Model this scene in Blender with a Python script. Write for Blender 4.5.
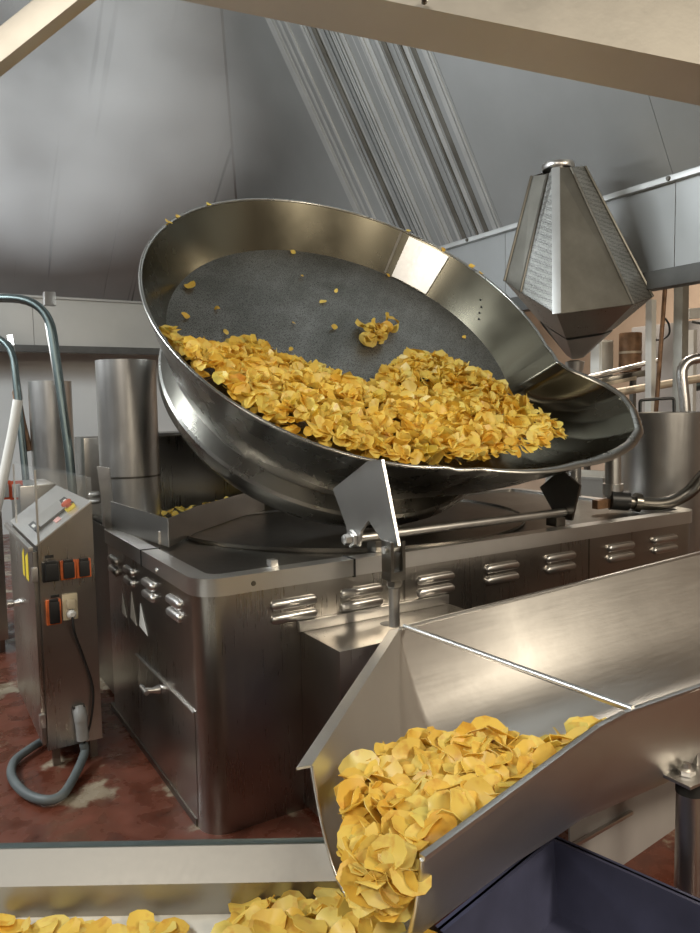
import bpy, bmesh, math, random
from mathutils import Vector, Matrix
from math import sin, cos, pi, radians, sqrt, atan2
random.seed(7)
for o in list(bpy.data.objects): bpy.data.objects.remove(o)
S = bpy.context.scene
COL = S.collection
# ------------------------------------------------------------------ camera
FPX, W_, H_, EYE = 740.0, 700, 933, 1.55
ya, pi_, ro = radians(31.2), radians(4.7), radians(1.0)
FW = Vector((sin(ya)*cos(pi_), cos(ya)*cos(pi_), -sin(pi_)))
r0 = Vector((cos(ya), -sin(ya), 0)); u0 = r0.cross(FW)
RT = (r0*cos(ro) - u0*sin(ro)).normalized(); UP = RT.cross(FW).normalized()
CAM = Vector((0, 0, EYE))
cd = bpy.data.cameras.new('camera'); co = bpy.data.objects.new('camera', cd); COL.objects.link(co)
cd.sensor_fit = 'VERTICAL'; cd.sensor_height = 36.0; cd.lens = 36.0*FPX/H_; cd.clip_start = 0.02
M = Matrix((RT, UP, -FW)).transposed().to_4x4(); M.translation = CAM
co.matrix_world = M; S.camera = co
def ray(x, y): return FW + RT*((x-350)/FPX) - UP*((y-466.5)/FPX)
def on(x, y, ax, v):
    d = ray(x, y); return CAM + d*((v-CAM[ax])/d[ax])
def onpl(x, y, p, n):
    d = ray(x, y); return CAM + d*((Vector(p)-CAM).dot(n)/d.dot(n))
def atD(x, y, D): return CAM + ray(x, y)*D
# ------------------------------------------------------------------ world, light, exposure
S.view_settings.view_transform = 'Standard'; S.view_settings.look = 'None'
S.cycles.volume_bounces = 2
S.view_settings.gamma = 1.0; S.view_settings.use_curve_mapping = False
S.view_settings.exposure = -0.25
wd = bpy.data.worlds.new('world'); S.world = wd; wd.use_nodes = True
wd.node_tree.nodes['Background'].inputs[0].default_value = (0.75, 0.85, 1.0, 1)
wd.node_tree.nodes['Background'].inputs[1].default_value = 0.05
def area(name, loc, target, size, power, color, sy=None):
    l = bpy.data.lights.new(name, 'AREA'); l.energy = power; l.color = color
    l.shape = 'RECTANGLE'; l.size = size; l.size_y = sy or size
    o = bpy.data.objects.new(name, l); COL.objects.link(o); o.location = loc
    o.rotation_euler = (Vector(target)-Vector(loc)).to_track_quat('-Z', 'Y').to_euler()
    return o
area('work_lamp', (3.5, -1.0, 3.0), (1.4, 2.3, 0.8), 0.45, 105, (1.0, 0.88, 0.70))
area('fill_light_front', (-2.2, -0.7, 3.7), (0.8, 3.0, 0.6), 1.8, 85, (1.0, 0.92, 0.80), 0.3)  # added fill for the fryer's left side, emblem and conveyor, no fixture seen
area('fill_light_rear', (0.6, -2.6, 2.9), (1.6, 1.6, 1.9), 0.9, 55, (1.0, 0.88, 0.70), 0.3)  # added fill that brightens the overhead beam's front face, no fixture seen
area('ceiling_lamp_hood', (-2.8, 4.2, 4.2), (2.4, 4.6, 2.4), 2.4, 265, (0.92, 0.98, 1.0), 0.5)
area('ceiling_lamp_back', (-2.2, 6.6, 3.0), (1.2, 7.4, 2.6), 2.0, 105, (0.92, 0.97, 1.0), 0.4)
area('ceiling_lamp_right', (5.9, 4.8, 3.9), (5.9, 4.8, 0), 1.6, 120, (1.0, 0.89, 0.76), 0.4)
# ------------------------------------------------------------------ materials
def newmat(name):
    m = bpy.data.materials.new(name); m.use_nodes = True
    nt = m.node_tree; return m, nt, nt.nodes['Principled BSDF']
def N(nt, t, **k):
    n = nt.nodes.new(t)
    for a, v in k.items(): setattr(n, a, v)
    return n
def ramp(nt, stops):
    r = N(nt, 'ShaderNodeValToRGB'); e = r.color_ramp.elements
    while len(e) < len(stops): e.new(0.5)
    for i, (p, c) in enumerate(stops): e[i].position = p; e[i].color = (*c, 1)
    return r
def steel(name, c=(0.50, 0.49, 0.47), rough=0.28, scale=(1, 1, 40), dirt=0.25, dirtcol=None, bump=0.02, blot=3.0, metallic=1.0):
    m, nt, b = newmat(name); L = nt.links.new
    tc = N(nt, 'ShaderNodeTexCoord'); mp = N(nt, 'ShaderNodeMapping'); mp.inputs['Scale'].default_value = scale
    L(tc.outputs['Object'], mp.inputs[0])
    n1 = N(nt, 'ShaderNodeTexNoise'); n1.inputs['Scale'].default_value = 4; n1.inputs['Detail'].default_value = 6
    L(mp.outputs[0], n1.inputs['Vector'])
    n2 = N(nt, 'ShaderNodeTexNoise'); n2.inputs['Scale'].default_value = blot; n2.inputs['Detail'].default_value = 5; n2.inputs['Roughness'].default_value = 0.6
    L(tc.outputs['Object'], n2.inputs['Vector'])
    dc = dirtcol or tuple(x*0.55 for x in c)
    rp = ramp(nt, [(0.35, tuple(c[i]*(1-dirt)+dc[i]*dirt for i in range(3))), (0.68, c)]); L(n2.outputs[0], rp.inputs[0])
    L(rp.outputs[0], b.inputs['Base Color'])
    mr = N(nt, 'ShaderNodeMapRange'); mr.inputs[1].default_value = 0.3; mr.inputs[2].default_value = 0.7
    mr.inputs[3].default_value = max(0.05, rough-0.02); mr.inputs[4].default_value = rough+0.06
    ad = N(nt, 'ShaderNodeMath', operation='ADD'); hf = N(nt, 'ShaderNodeMath', operation='MULTIPLY'); hf.inputs[1].default_value = 0.5
    L(n1.outputs[0], ad.inputs[0]); L(n2.outputs[0], ad.inputs[1]); L(ad.outputs[0], hf.inputs[0]); L(hf.outputs[0], mr.inputs[0])
    L(mr.outputs[0], b.inputs['Roughness'])
    bp2 = N(nt, 'ShaderNodeBump'); bp2.inputs['Strength'].default_value = bump*4; bp2.inputs['Distance'].default_value = 0.02
    L(n2.outputs[0], bp2.inputs['Height']); L(bp2.outputs[0], b.inputs['Normal'])
    b.inputs['Metallic'].default_value = metallic
    return m
def plain(name, c, rough=0.5, metallic=0.0, var=0.15, scale=8.0, alpha=None):
    m, nt, b = newmat(name); L = nt.links.new
    tc = N(nt, 'ShaderNodeTexCoord'); n = N(nt, 'ShaderNodeTexNoise'); n.inputs['Scale'].default_value = scale; n.inputs['Detail'].default_value = 5
    L(tc.outputs['Object'], n.inputs['Vector'])
    r = ramp(nt, [(0.3, tuple(x*(1-var) for x in c)), (0.7, tuple(min(1, x*(1+var)) for x in c))]); L(n.outputs[0], r.inputs[0])
    L(r.outputs[0], b.inputs['Base Color']); b.inputs['Roughness'].default_value = rough; b.inputs['Metallic'].default_value = metallic
    return m
def perforated(name, c, hole, scale, rough=0.4, thr=0.32, rnd=0.25):
    m, nt, b = newmat(name); L = nt.links.new
    tc = N(nt, 'ShaderNodeTexCoord'); v = N(nt, 'ShaderNodeTexVoronoi'); v.inputs['Scale'].default_value = scale; v.inputs['Randomness'].default_value = rnd
    L(tc.outputs['Object'], v.inputs['Vector'])
    n = N(nt, 'ShaderNodeTexNoise'); n.inputs['Scale'].default_value = 3; n.inputs['Detail'].default_value = 6; L(tc.outputs['Object'], n.inputs['Vector'])
    r = ramp(nt, [(thr, hole), (thr+0.1, c)]); L(v.outputs['Distance'], r.inputs[0])
    r2 = ramp(nt, [(0.35, (0.62, 0.62, 0.6)), (0.65, (1, 1, 1))]); L(n.outputs[0], r2.inputs[0])
    mx = N(nt, 'ShaderNodeMix', data_type='RGBA', blend_type='MULTIPLY'); mx.inputs[0].default_value = 1
    L(r.outputs[0], mx.inputs[6]); L(r2.outputs[0], mx.inputs[7]); L(mx.outputs[2], b.inputs['Base Color'])
    bp = N(nt, 'ShaderNodeBump'); bp.inputs['Strength'].default_value = 0.5; bp.inputs['Distance'].default_value = 0.003
    L(v.outputs['Distance'], bp.inputs['Height']); L(bp.outputs[0], b.inputs['Normal'])
    b.inputs['Metallic'].default_value = 0.85; b.inputs['Roughness'].default_value = rough
    return m
ST = steel('brushed_steel', (0.60, 0.585, 0.56), 0.33, (20, 20, 1), 0.2)
ST_BODY = steel('fryer_steel', (0.44, 0.415, 0.38), 0.27, (24, 24, 1), 0.3)
ST_RIM = steel('rim_steel', (0.68, 0.665, 0.64), 0.33, (20, 20, 20), 0.15)
ST_DARK = steel('oily_steel', (0.22, 0.205, 0.18), 0.30, (6, 6, 6), 0.5)
ST_PAN = steel('pan_steel', (0.205, 0.19, 0.145), 0.24, (2, 2, 2), 0.25, (0.20, 0.17, 0.11), 0.0, 1.3)  # oil film plus the dark olive reflection inside, put into the base colour
ST_PANOUT = steel('pan_outer_steel', (0.46, 0.45, 0.42), 0.26, (2, 2, 2), 0.2, None, 0.0, 1.3)
ST_CHUTE = steel('chute_steel', (0.70, 0.68, 0.645), 0.38, (1, 24, 24), 0.15, blot=2.0)
ST_CONV = steel('conveyor_steel', (0.40, 0.385, 0.355), 0.46, (20, 20, 20), 0.15, blot=2.0)
ST_HOOD = steel('hood_steel', (0.44, 0.45, 0.45), 0.44, (1, 14, 1), 0.4, (0.28, 0.295, 0.29), 0.02, 0.8, 0.75)
ST_DRIP = ST_HOOD.copy(); ST_DRIP.name = 'hood_steel_with_drips'; nt = ST_DRIP.node_tree; L = nt.links.new
tc = N(nt, 'ShaderNodeTexCoord'); mp = N(nt, 'ShaderNodeMapping'); mp.inputs['Scale'].default_value = (6.5, 0.22, 0.22); L(tc.outputs['Object'], mp.inputs[0])
nz = N(nt, 'ShaderNodeTexNoise'); nz.inputs['Scale'].default_value = 1.6; nz.inputs['Detail'].default_value = 2; L(mp.outputs[0], nz.inputs['Vector'])
rq = ramp(nt, [(0.64, (1, 1, 1)), (0.70, (0.30, 0.29, 0.27))]); L(nz.outputs[0], rq.inputs[0])
b_ = nt.nodes['Principled BSDF']; src = b_.inputs['Base Color'].links[0].from_socket
mx = N(nt, 'ShaderNodeMix', data_type='RGBA', blend_type='MULTIPLY'); mx.inputs[0].default_value = 1
L(src, mx.inputs[6]); L(rq.outputs[0], mx.inputs[7]); L(mx.outputs[2], b_.inputs['Base Color'])
ST_RIB = steel('rib_steel', (0.62, 0.63, 0.62), 0.42, (1, 40, 1), 0.3, metallic=0.7)
ST_GRIME = steel('stained_steel', (0.27, 0.26, 0.23), 0.5, (1, 40, 1), 0.6, (0.12, 0.11, 0.09))
GALV = steel('galvanised_tube', (0.19, 0.235, 0.235), 0.36, (1, 1, 20), 0.3)
BEAM = steel('beam_steel', (0.62, 0.59, 0.53), 0.5, (3, 3, 3), 0.2, blot=6)
PERF = perforated('perforated_steel', (0.52, 0.52, 0.50), (0.20, 0.20, 0.195), 100)
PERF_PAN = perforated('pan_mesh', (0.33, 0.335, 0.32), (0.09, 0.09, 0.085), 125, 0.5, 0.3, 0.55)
OIL, nt, b = newmat('fryer_oil'); b.inputs['Base Color'].default_value = (0.018, 0.014, 0.008, 1); b.inputs['Roughness'].default_value = 0.12
BLACK = plain('black_plastic', (0.015, 0.015, 0.015), 0.4)
RUBBER = plain('rubber', (0.03, 0.03, 0.028), 0.7)
WHITE = plain('white_plastic', (0.78, 0.77, 0.72), 0.5, var=0.05)
CREAMP = plain('cream_plastic', (0.62, 0.54, 0.38), 0.5)
RED = plain('red_plastic', (0.52, 0.07, 0.02), 0.45, var=0.3)
ORANGE = plain('orange_plastic', (0.60, 0.13, 0.03), 0.5, var=0.35, scale=20)
YELLOW = plain('yellow_plastic', (0.80, 0.62, 0.04), 0.5)
PINK = plain('pink_label', (0.75, 0.40, 0.36), 0.6)
CONDUIT = plain('grey_conduit', (0.12, 0.14, 0.145), 0.5)
GREYPL = plain('grey_plastic', (0.30, 0.30, 0.29), 0.5)
NAVY = plain('navy_plastic', (0.075, 0.08, 0.14), 0.5)
WALLW = plain('white_wall', (0.68, 0.69, 0.67), 0.6, var=0.05, scale=1.5)
WALLB = plain('beige_wall', (0.62, 0.47, 0.35), 0.65, var=0.12, scale=2)
WALLD = plain('side_wall', (0.13, 0.115, 0.10), 0.7, var=0.2, scale=0.6)  # unseen walls, coloured dark so the steel picks up less light
CEIL = plain('ceiling_panel', (0.25, 0.25, 0.25), 0.7)
BROWN = plain('rusty_pipe', (0.23, 0.13, 0.07), 0.55, 0.4, 0.4, 14)
TAN = plain('tan_paint', (0.55, 0.46, 0.34), 0.5, 0.2, 0.2, 6)
GREYPOST = plain('grey_post', (0.36, 0.35, 0.31), 0.45, 0.5, 0.2, 6)
GREYCAB = plain('grey_cabinet', (0.42, 0.40, 0.385), 0.5, 0.2, 0.12, 3)
GUTTER = plain('dark_gutter', (0.09, 0.09, 0.085), 0.5, 0.3)
BELT = plain('white_belt', (0.80, 0.77, 0.68), 0.5, var=0.05, scale=30)
ACR, nt, b = newmat('acrylic')
b.inputs['Base Color'].default_value = (0.86, 0.90, 0.90, 1); b.inputs['Roughness'].default_value = 0.12
b.inputs['Alpha'].default_value = 0.07; b.inputs['Specular IOR Level'].default_value = 0.7
# floor
FLOOR, nt, b = newmat('painted_concrete'); L = nt.links.new
tc = N(nt, 'ShaderNodeTexCoord')
mpf = N(nt, 'ShaderNodeMapping'); mpf.inputs['Location'].default_value = (3.3, 1.7, 0); L(tc.outputs['Object'], mpf.inputs[0])
n1 = N(nt, 'ShaderNodeTexNoise'); n1.inputs['Scale'].default_value = 2.1; n1.inputs['Detail'].default_value = 9; n1.inputs['Roughness'].default_value = 0.65; L(mpf.outputs[0], n1.inputs['Vector'])
n2 = N(nt, 'ShaderNodeTexNoise'); n2.inputs['Scale'].default_value = 9; n2.inputs['Detail'].default_value = 6; L(tc.outputs['Object'], n2.inputs['Vector'])
r1 = ramp(nt, [(0.54, (0, 0, 0)), (0.58, (1, 1, 1))]); L(n1.outputs[0], r1.inputs[0])
r2 = ramp(nt, [(0.3, (0.075, 0.022, 0.012)), (0.7, (0.17, 0.052, 0.03))]); L(n2.outputs[0], r2.inputs[0])
r3 = ramp(nt, [(0.3, (0.20, 0.15, 0.10)), (0.7, (0.40, 0.34, 0.25))]); L(n2.outputs[0], r3.inputs[0])
mx = N(nt, 'ShaderNodeMix', data_type='RGBA'); L(r1.outputs[0], mx.inputs[0]); L(r2.outputs[0], mx.inputs[6]); L(r3.outputs[0], mx.inputs[7])
L(mx.outputs[2], b.inputs['Base Color'])
r4 = ramp(nt, [(0.4, (0.16, 0.16, 0.16)), (0.65, (0.5, 0.5, 0.5))]); L(n2.outputs[0], r4.inputs[0]); L(r4.outputs[0], b.inputs['Roughness'])
bp = N(nt, 'ShaderNodeBump'); bp.inputs['Strength'].default_value = 0.3; bp.inputs['Distance'].default_value = 0.01; L(n1.outputs[0], bp.inputs['Height']); L(bp.outputs[0], b.inputs['Normal'])
# chips
CHIP, nt, b = newmat('potato_chip'); L = nt.links.new
oi = N(nt, 'ShaderNodeObjectInfo'); ge = N(nt, 'ShaderNodeNewGeometry')
ad = N(nt, 'ShaderNodeMath', operation='ADD'); L(oi.outputs['Random'], ad.inputs[0]); L(ge.outputs['Random Per Island'], ad.inputs[1])
fr = N(nt, 'ShaderNodeMath', operation='FRACT'); L(ad.outputs[0], fr.inputs[0])
rc = ramp(nt, [(0.0, (0.86, 0.50, 0.06)), (0.06, (0.92, 0.62, 0.10)), (0.5, (0.96, 0.73, 0.15)), (0.85, (0.97, 0.79, 0.23)), (1.0, (0.90, 0.77, 0.18))]); L(fr.outputs[0], rc.inputs[0])
tc = N(nt, 'ShaderNodeTexCoord'); n1 = N(nt, 'ShaderNodeTexNoise'); n1.inputs['Scale'].default_value = 28; n1.inputs['Detail'].default_value = 3; L(tc.outputs['Object'], n1.inputs['Vector'])
r1 = ramp(nt, [(0.56, (1, 1, 1)), (0.78, (0.78, 0.50, 0.28))]); L(n1.outputs[0], r1.inputs[0])
mx = N(nt, 'ShaderNodeMix', data_type='RGBA', blend_type='MULTIPLY'); mx.inputs[0].default_value = 1; L(rc.outputs[0], mx.inputs[6]); L(r1.outputs[0], mx.inputs[7])
L(mx.outputs[2], b.inputs['Base Color']); b.inputs['Roughness'].default_value = 0.42
tr = N(nt, 'ShaderNodeBsdfTranslucent'); L(mx.outputs[2], tr.inputs[0]); ms = N(nt, 'ShaderNodeMixShader'); ms.inputs[0].default_value = 0.25
L(b.outputs[0], ms.inputs[1]); L(tr.outputs[0], ms.inputs[2]); L(ms.outputs[0], nt.nodes['Material Output'].inputs['Surface'])
# ------------------------------------------------------------------ mesh helpers (world coordinates; child meshes are shifted to their parent's origin)
def raw(name, verts, faces, mat, parent=None, smooth=False, label=None, autosm=None):
    me = bpy.data.meshes.new(name)
    vs = [Vector(v) for v in verts]
    if parent is not None: org = wloc(parent)
    else:
        lo = [min(v[i] for v in vs) for i in range(3)]; hi = [max(v[i] for v in vs) for i in range(3)]
        org = Vector(((lo[0]+hi[0])/2, (lo[1]+hi[1])/2, lo[2]))
    me.from_pydata([v-org for v in vs], [], faces); me.validate(); me.materials.append(mat)
    bm = bmesh.new(); bm.from_mesh(me); bmesh.ops.recalc_face_normals(bm, faces=bm.faces); bm.to_mesh(me); bm.free()
    o = bpy.data.objects.new(name, me); COL.objects.link(o)
    if parent is not None:
        o.parent = parent
        if parent.type != 'EMPTY': pass
        o['_w'] = 0; del o['_w']
        WL[o.name] = org.copy()
    else:
        o.location = org; WL[o.name] = org.copy()
    if smooth:
        for p in me.polygons: p.use_smooth = True
        me.set_sharp_from_angle(angle=radians(autosm or 40))
    if label: o['label'] = label
    return o
WL = {}
def wloc(p): return WL.get(p.name, p.location.copy())
def thing(name, loc, label, cat, group=None, kind=None):
    o = bpy.data.objects.new(name, None); COL.objects.link(o); o.location = loc; o.empty_display_size = 0.1
    WL[o.name] = Vector(loc); return tag(o, label, cat, group, kind)
def tag(o, label, cat=None, group=None, kind=None):
    o['label'] = label
    if cat: o['category'] = cat
    if group: o['group'] = group
    if kind: o['kind'] = kind
    return o
def bmobj(name, bm, mat, parent=None, smooth=False, label=None, autosm=None):
    bm.verts.ensure_lookup_table(); bm.verts.index_update()
    v = [x.co.copy() for x in bm.verts]; f = [[y.index for y in x.verts] for x in bm.faces]; bm.free()
    return raw(name, v, f, mat, parent, smooth, label, autosm)
def box(name, lo, hi, mat, parent=None, bev=0.004, rot=None, label=None):
    lo, hi = Vector(lo), Vector(hi); c = (lo+hi)/2; s = hi-lo
    bm = bmesh.new(); bmesh.ops.create_cube(bm, size=1)
    for v in bm.verts: v.co = Vector((v.co.x*s.x, v.co.y*s.y, v.co.z*s.z))
    if bev: bmesh.ops.bevel(bm, geom=bm.edges[:], offset=min(bev, min(s)*0.45), segments=2, affect='EDGES', profile=0.7)
    for v in bm.verts: v.co = (rot @ v.co if rot else v.co)+c
    return bmobj(name, bm, mat, parent, True, label, 35)
def obar(name, a, b, w, h, mat, parent=None, up=(0, 0, 1), bev=0.003, label=None):
    a, b = Vector(a), Vector(b); d = (b-a); l = d.length; d.normalize()
    s = d.cross(Vector(up)).normalized(); t = s.cross(d)
    R = Matrix((d, s, t)).transposed(); c = (a+b)/2
    return box(name, c-Vector((l/2, w/2, h/2)), c+Vector((l/2, w/2, h/2)), mat, parent, bev, R, label)
def fillet(pts, r, n=6):
    pts = [Vector(p) for p in pts]; out = [pts[0]]
    for i in range(1, len(pts)-1):
        a, p, c = pts[i-1], pts[i], pts[i+1]
        d1 = (a-p); d2 = (c-p); rr = min(r, d1.length*0.49, d2.length*0.49)
        s, e = p+d1.normalized()*rr, p+d2.normalized()*rr
        for k in range(n+1):
            t = k/n; out.append(s*(1-t)**2+p*2*t*(1-t)+e*t*t)
    out.append(pts[-1]); return out
def smoothpath(pts, n=8):
    pts = [Vector(p) for p in pts]; P = [pts[0]*2-pts[1]]+pts+[pts[-1]*2-pts[-2]]; out = []
    for i in range(1, len(P)-2):
        for k in range(n):
            t = k/n; a, b, c, d = P[i-1:i+3]
            out.append(0.5*((2*b)+(c-a)*t+(2*a-5*b+4*c-d)*t*t+(3*b-a-3*c+d)*t**3))
    out.append(pts[-1]); return out
def tube(name, pts, r, mat, parent=None, n=12, caps=True, label=None, hollow=0):
    pts = [Vector(p) for p in pts]; vs, fs = [], []
    t0 = (pts[1]-pts[0]).normalized(); up = Vector((0, 0, 1)) if abs(t0.z) < 0.9 else Vector((1, 0, 0))
    nrm = (up-t0*up.dot(t0)).normalized()
    for i, p in enumerate(pts):
        t = (pts[min(i+1, len(pts)-1)]-pts[max(i-1, 0)]).normalized()
        nrm = (nrm-t*nrm.dot(t)).normalized(); bn = t.cross(nrm)
        rr = r[i] if isinstance(r, (list, tuple)) else r
        for k in range(n): a = 2*pi*k/n; vs.append(p+nrm*cos(a)*rr+bn*sin(a)*rr)
    for i in range(len(pts)-1):
        for k in range(n):
            fs.append((i*n+k, i*n+(k+1) % n, (i+1)*n+(k+1) % n, (i+1)*n+k))
    if caps: fs.append(tuple(range(n))[::-1]); fs.append(tuple(range((len(pts)-1)*n, len(pts)*n)))
    return raw(name, vs, fs, mat, parent, True, label, 50)
def lathe(name, prof, c, mat, parent=None, n=48, axis=None, label=None, closed=False, sm=35):
    # prof = [(r,z)], c = origin
    vs, fs = [], []; c = Vector(c); R = Vector((0, 0, 1)).rotation_difference(Vector(axis)).to_matrix() if axis else Matrix.Identity(3)
    for (r, z) in prof:
        for k in range(n): a = 2*pi*k/n; vs.append(c+R @ Vector((r*cos(a), r*sin(a), z)))
    m = len(prof)
    for i in range(m-1+(1 if closed else 0)):
        j = (i+1) % m
        for k in range(n): fs.append((i*n+k, i*n+(k+1) % n, j*n+(k+1) % n, j*n+k))
    if not closed:
        fs.append(tuple(range(n))[::-1]); fs.append(tuple(range((m-1)*n, m*n)))
    return raw(name, vs, fs, mat, parent, True, label, sm)
def prism(name, poly, off, mat, parent=None, label=None, bev=0):
    off = Vector(off); poly = [Vector(p) for p in poly]; n = len(poly)
    vs = poly+[p+off for p in poly]
    fs = [tuple(range(n))[::-1], tuple(range(n, 2*n))]+[(i, (i+1) % n, n+(i+1) % n, n+i) for i in range(n)]
    return raw(name, vs, fs, mat, parent, False, label)
def rrect(x0, x1, y0, y1, r, n=8):
    out = []
    for cx, cy, a in ((x1-r, y1-r, 0), (x0+r, y1-r, 90), (x0+r, y0+r, 180), (x1-r, y0+r, 270)):
        for k in range(n+1): t = radians(a+90*k/n); out.append((cx+r*cos(t), cy+r*sin(t)))
    return out
def sheet(name, grid, th, mat, parent=None, label=None, smooth=True, flip=1):
    # grid[i][j] of points -> solid sheet of thickness th along normals
    m, n = len(grid), len(grid[0]); G = [[Vector(p) for p in row] for row in grid]
    nr = []
    for i in range(m):
        row = []
        for j in range(n):
            a = G[min(i+1, m-1)][j]-G[max(i-1, 0)][j]; b_ = G[i][min(j+1, n-1)]-G[i][max(j-1, 0)]
            row.append(a.cross(b_).normalized()*flip)
        nr.append(row)
    vs = [G[i][j] for i in range(m) for j in range(n)]+[G[i][j]+nr[i][j]*th for i in range(m) for j in range(n)]
    o = m*n; fs = []
    for i in range(m-1):
        for j in range(n-1):
            q = (i*n+j, (i+1)*n+j, (i+1)*n+j+1, i*n+j+1); fs.append(q); fs.append(tuple(o+k for k in q[::-1]))
    per = [(i, 0) for i in range(m)]+[(m-1, j) for j in range(1, n)]+[(i, n-1) for i in range(m-2, -1, -1)]+[(0, j) for j in range(n-2, 0, -1)]
    ids = [i*n+j for i, j in per]
    for k in range(len(ids)): a, b_ = ids[k], ids[(k+1) % len(ids)]; fs.append((a, b_, o+b_, o+a))
    return raw(name, vs, fs, mat, parent, smooth, label, 40)
def quad(p0, p1, p2, p3): return [[p0, p1], [p3, p2]]
def plate(name, pts, th, mat, parent=None, label=None):
    pts = [Vector(p) for p in pts]; n = (pts[1]-pts[0]).cross(pts[2]-pts[0]).normalized()
    return prism(name, pts, n*th, mat, parent, label)
# ------------------------------------------------------------------ room
def struct(o, label): return tag(o, label, None, None, 'structure')
struct(box('floor', (-5, -3.5, -0.1), (8.2, 10.4, 0), FLOOR, bev=0), 'red-brown painted concrete floor worn down to pale patches')
struct(box('wall_back', (-5, 10.2, 0), (8.2, 10.4, 7.2), WALLW, bev=0), 'plain white wall behind the fryers')
struct(box('wall_right', (8.0, -3.5, 0), (8.2, 10.2, 7.2), WALLB, bev=0), 'beige wall behind the pipework')
struct(box('wall_left', (-5.2, -3.5, 0), (-5, 10.4, 7.2), WALLD, bev=0), 'dark-toned side wall of the frying hall')
struct(box('wall_front', (-5, -3.7, 0), (8.2, -3.5, 7.2), WALLD, bev=0), 'dark-toned wall behind the viewer')
struct(box('ceiling', (-5.2, -3.7, 7.2), (8.2, 10.4, 7.3), CEIL, bev=0), 'high grey ceiling of the frying hall')
# ------------------------------------------------------------------ exhaust hood
HX, HY, Z1, Z2 = 4.1, 9.43, 2.885, 2.291
HS, HB = 1.75, 0.85
hood = thing('exhaust_hood', (1.5, 5.6, Z2), 'huge grey steel exhaust hood with sloping streaked panels above the fryers', 'hood')
YF = 1.75
def rp_(y, z): return Vector((HX-(z-Z1)/HS, y, z))
zt = 6.6
def hipy(z): return HY-(z-Z1)/HB
# sheets of the right slope, each its own panel
ysplit = [YF, 2.9, 4.38, 6.05, 7.2]
for i in range(len(ysplit)):
    y0 = ysplit[i]; y1 = ysplit[i+1] if i+1 < len(ysplit) else None
    if y1 is not None:
        ztop = min(zt, Z1+(HY-y1)*HB)
        pts = [rp_(y0, Z1), rp_(y1, Z1), rp_(y1, ztop)]
        if Z1+(HY-y0)*HB > zt:
            if ztop < zt: pts.append(rp_(hipy(zt), zt))
            pts.append(rp_(y0, zt))
        else: pts.append(rp_(y0, Z1+(HY-y0)*HB))
    else: pts = [rp_(y0, Z1), rp_(HY, Z1), rp_(y0, Z1+(HY-y0)*HB)]
    pts = [p-Vector((0, (0.003 if k in (1, 2) else 0), 0)) for k, p in enumerate(pts)]
    plate('slope_panel', pts, -0.02, ST_HOOD, hood)
# back slope split into tall sheets
xs = [-4.2, -2.6, -1.0, 0.7, 2.2, 3.1, HX]
def hipx_z(x): return Z1+(HX-x)*HS
for i in range(len(xs)-1):
    x0, x1 = xs[i]+0.004, xs[i+1]
    z0, z1 = min(zt, hipx_z(x0)), min(zt, hipx_z(x1))
    pts = [Vector((x0, HY, Z1)), Vector((x1, HY, Z1))]
    if z1 > Z1+0.01: pts.append(Vector((x1, hipy(z1), z1)))
    pts.append(Vector((x0, hipy(z0), z0)))
    plate('back_panel', pts, 0.02, ST_DRIP, hood)
# skirts
for y0, y1 in ((YF, 2.9), (2.905, 4.38), (4.385, 6.4), (6.405, HY)):
    box('skirt_panel', (HX, y0, Z2), (HX+0.02, y1, Z1), ST_HOOD, hood, 0)
for x0, x1 in ((-4.2, -1.2), (-1.195, 1.4), (1.405, HX)):
    box('skirt_panel', (x0, HY, Z2), (x1, HY+0.02, Z1), ST_HOOD, hood, 0)
box('gutter', (HX-0.06, YF, Z2-0.05), (HX+0.05, HY, Z2+0.06), GUTTER, hood, 0.005)
box('gutter', (-4.2, HY-0.06, Z2-0.05), (HX, HY+0.05, Z2+0.03), GUTTER, hood, 0.005)
obar('hem_strip', (HX-0.02, YF, Z1), (HX-0.02, HY, Z1), 0.05, 0.035, ST_RIB, hood)
obar('hem_strip', (-4.2, HY-0.02, Z1), (HX, HY-0.02, Z1), 0.05, 0.03, ST_HOOD, hood)
for i in range(12):
    y = 2.3+i*0.62
    lathe('rivet', [(0.016, 0), (0.012, 0.012)], (HX-0.045, y, Z1), ST_DARK, hood, 8, (-1, 0, 0))
obar('hip_seam', (HX-0.02, HY-0.03, Z1), (HX-0.02-(zt-Z1)/HS, hipy(zt)-0.03, zt), 0.04, 0.02, ST_DARK, hood)
# raised ribs of the streaked part of the right slope
random.seed(3)
y = 4.40; k = 0
while y < 6.12:
    w = random.choice((0.012, 0.018, 0.03, 0.045)); h = random.uniform(0.012, 0.035)
    mat = random.choice((ST_RIB, ST_RIB, ST_RIB, ST_HOOD, ST_GRIME))
    z1 = min(zt, Z1+(HY-y)*HB-0.05)
    nn = Vector((-HS, 0, -1)).normalized()
    a, c = rp_(y+w/2, Z1+0.03)+nn*(h/2+0.001), rp_(y+w/2, z1)+nn*(h/2+0.001)
    obar('rib', a, c, w, h, mat, hood, up=nn, bev=0.003)
    y += w+random.choice((0.003, 0.008, 0.012, 0.02)); k += 1
# seams on the back slope
for x, t in ((2.2, 0.012), (3.1, 0.01)):
    z = min(zt, hipx_z(x))-0.02
    obar('seam_strip', (x, HY-0.02, Z1+0.01), (x, hipy(z)-0.02, z), t*2, t, ST_RIB, hood)
# ------------------------------------------------------------------ near overhead beams
def atDl(p, D): return atD(p[0], p[1], D)
a, c = atDl((120, -12), 1.5), atDl((760, 118), 1.5)
d = (c-a).normalized()
A1, C1 = atDl((300, -17), 1.42), atDl((760, 76), 1.42)
t = (A1-a); t = t-d*t.dot(d); nrm = d.cross(t).normalized()
a2, c2 = a-d*0.6, c+d*0.9
bk = -t; upv = (UP*1.0-d*UP.dot(d)).normalized()
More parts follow.
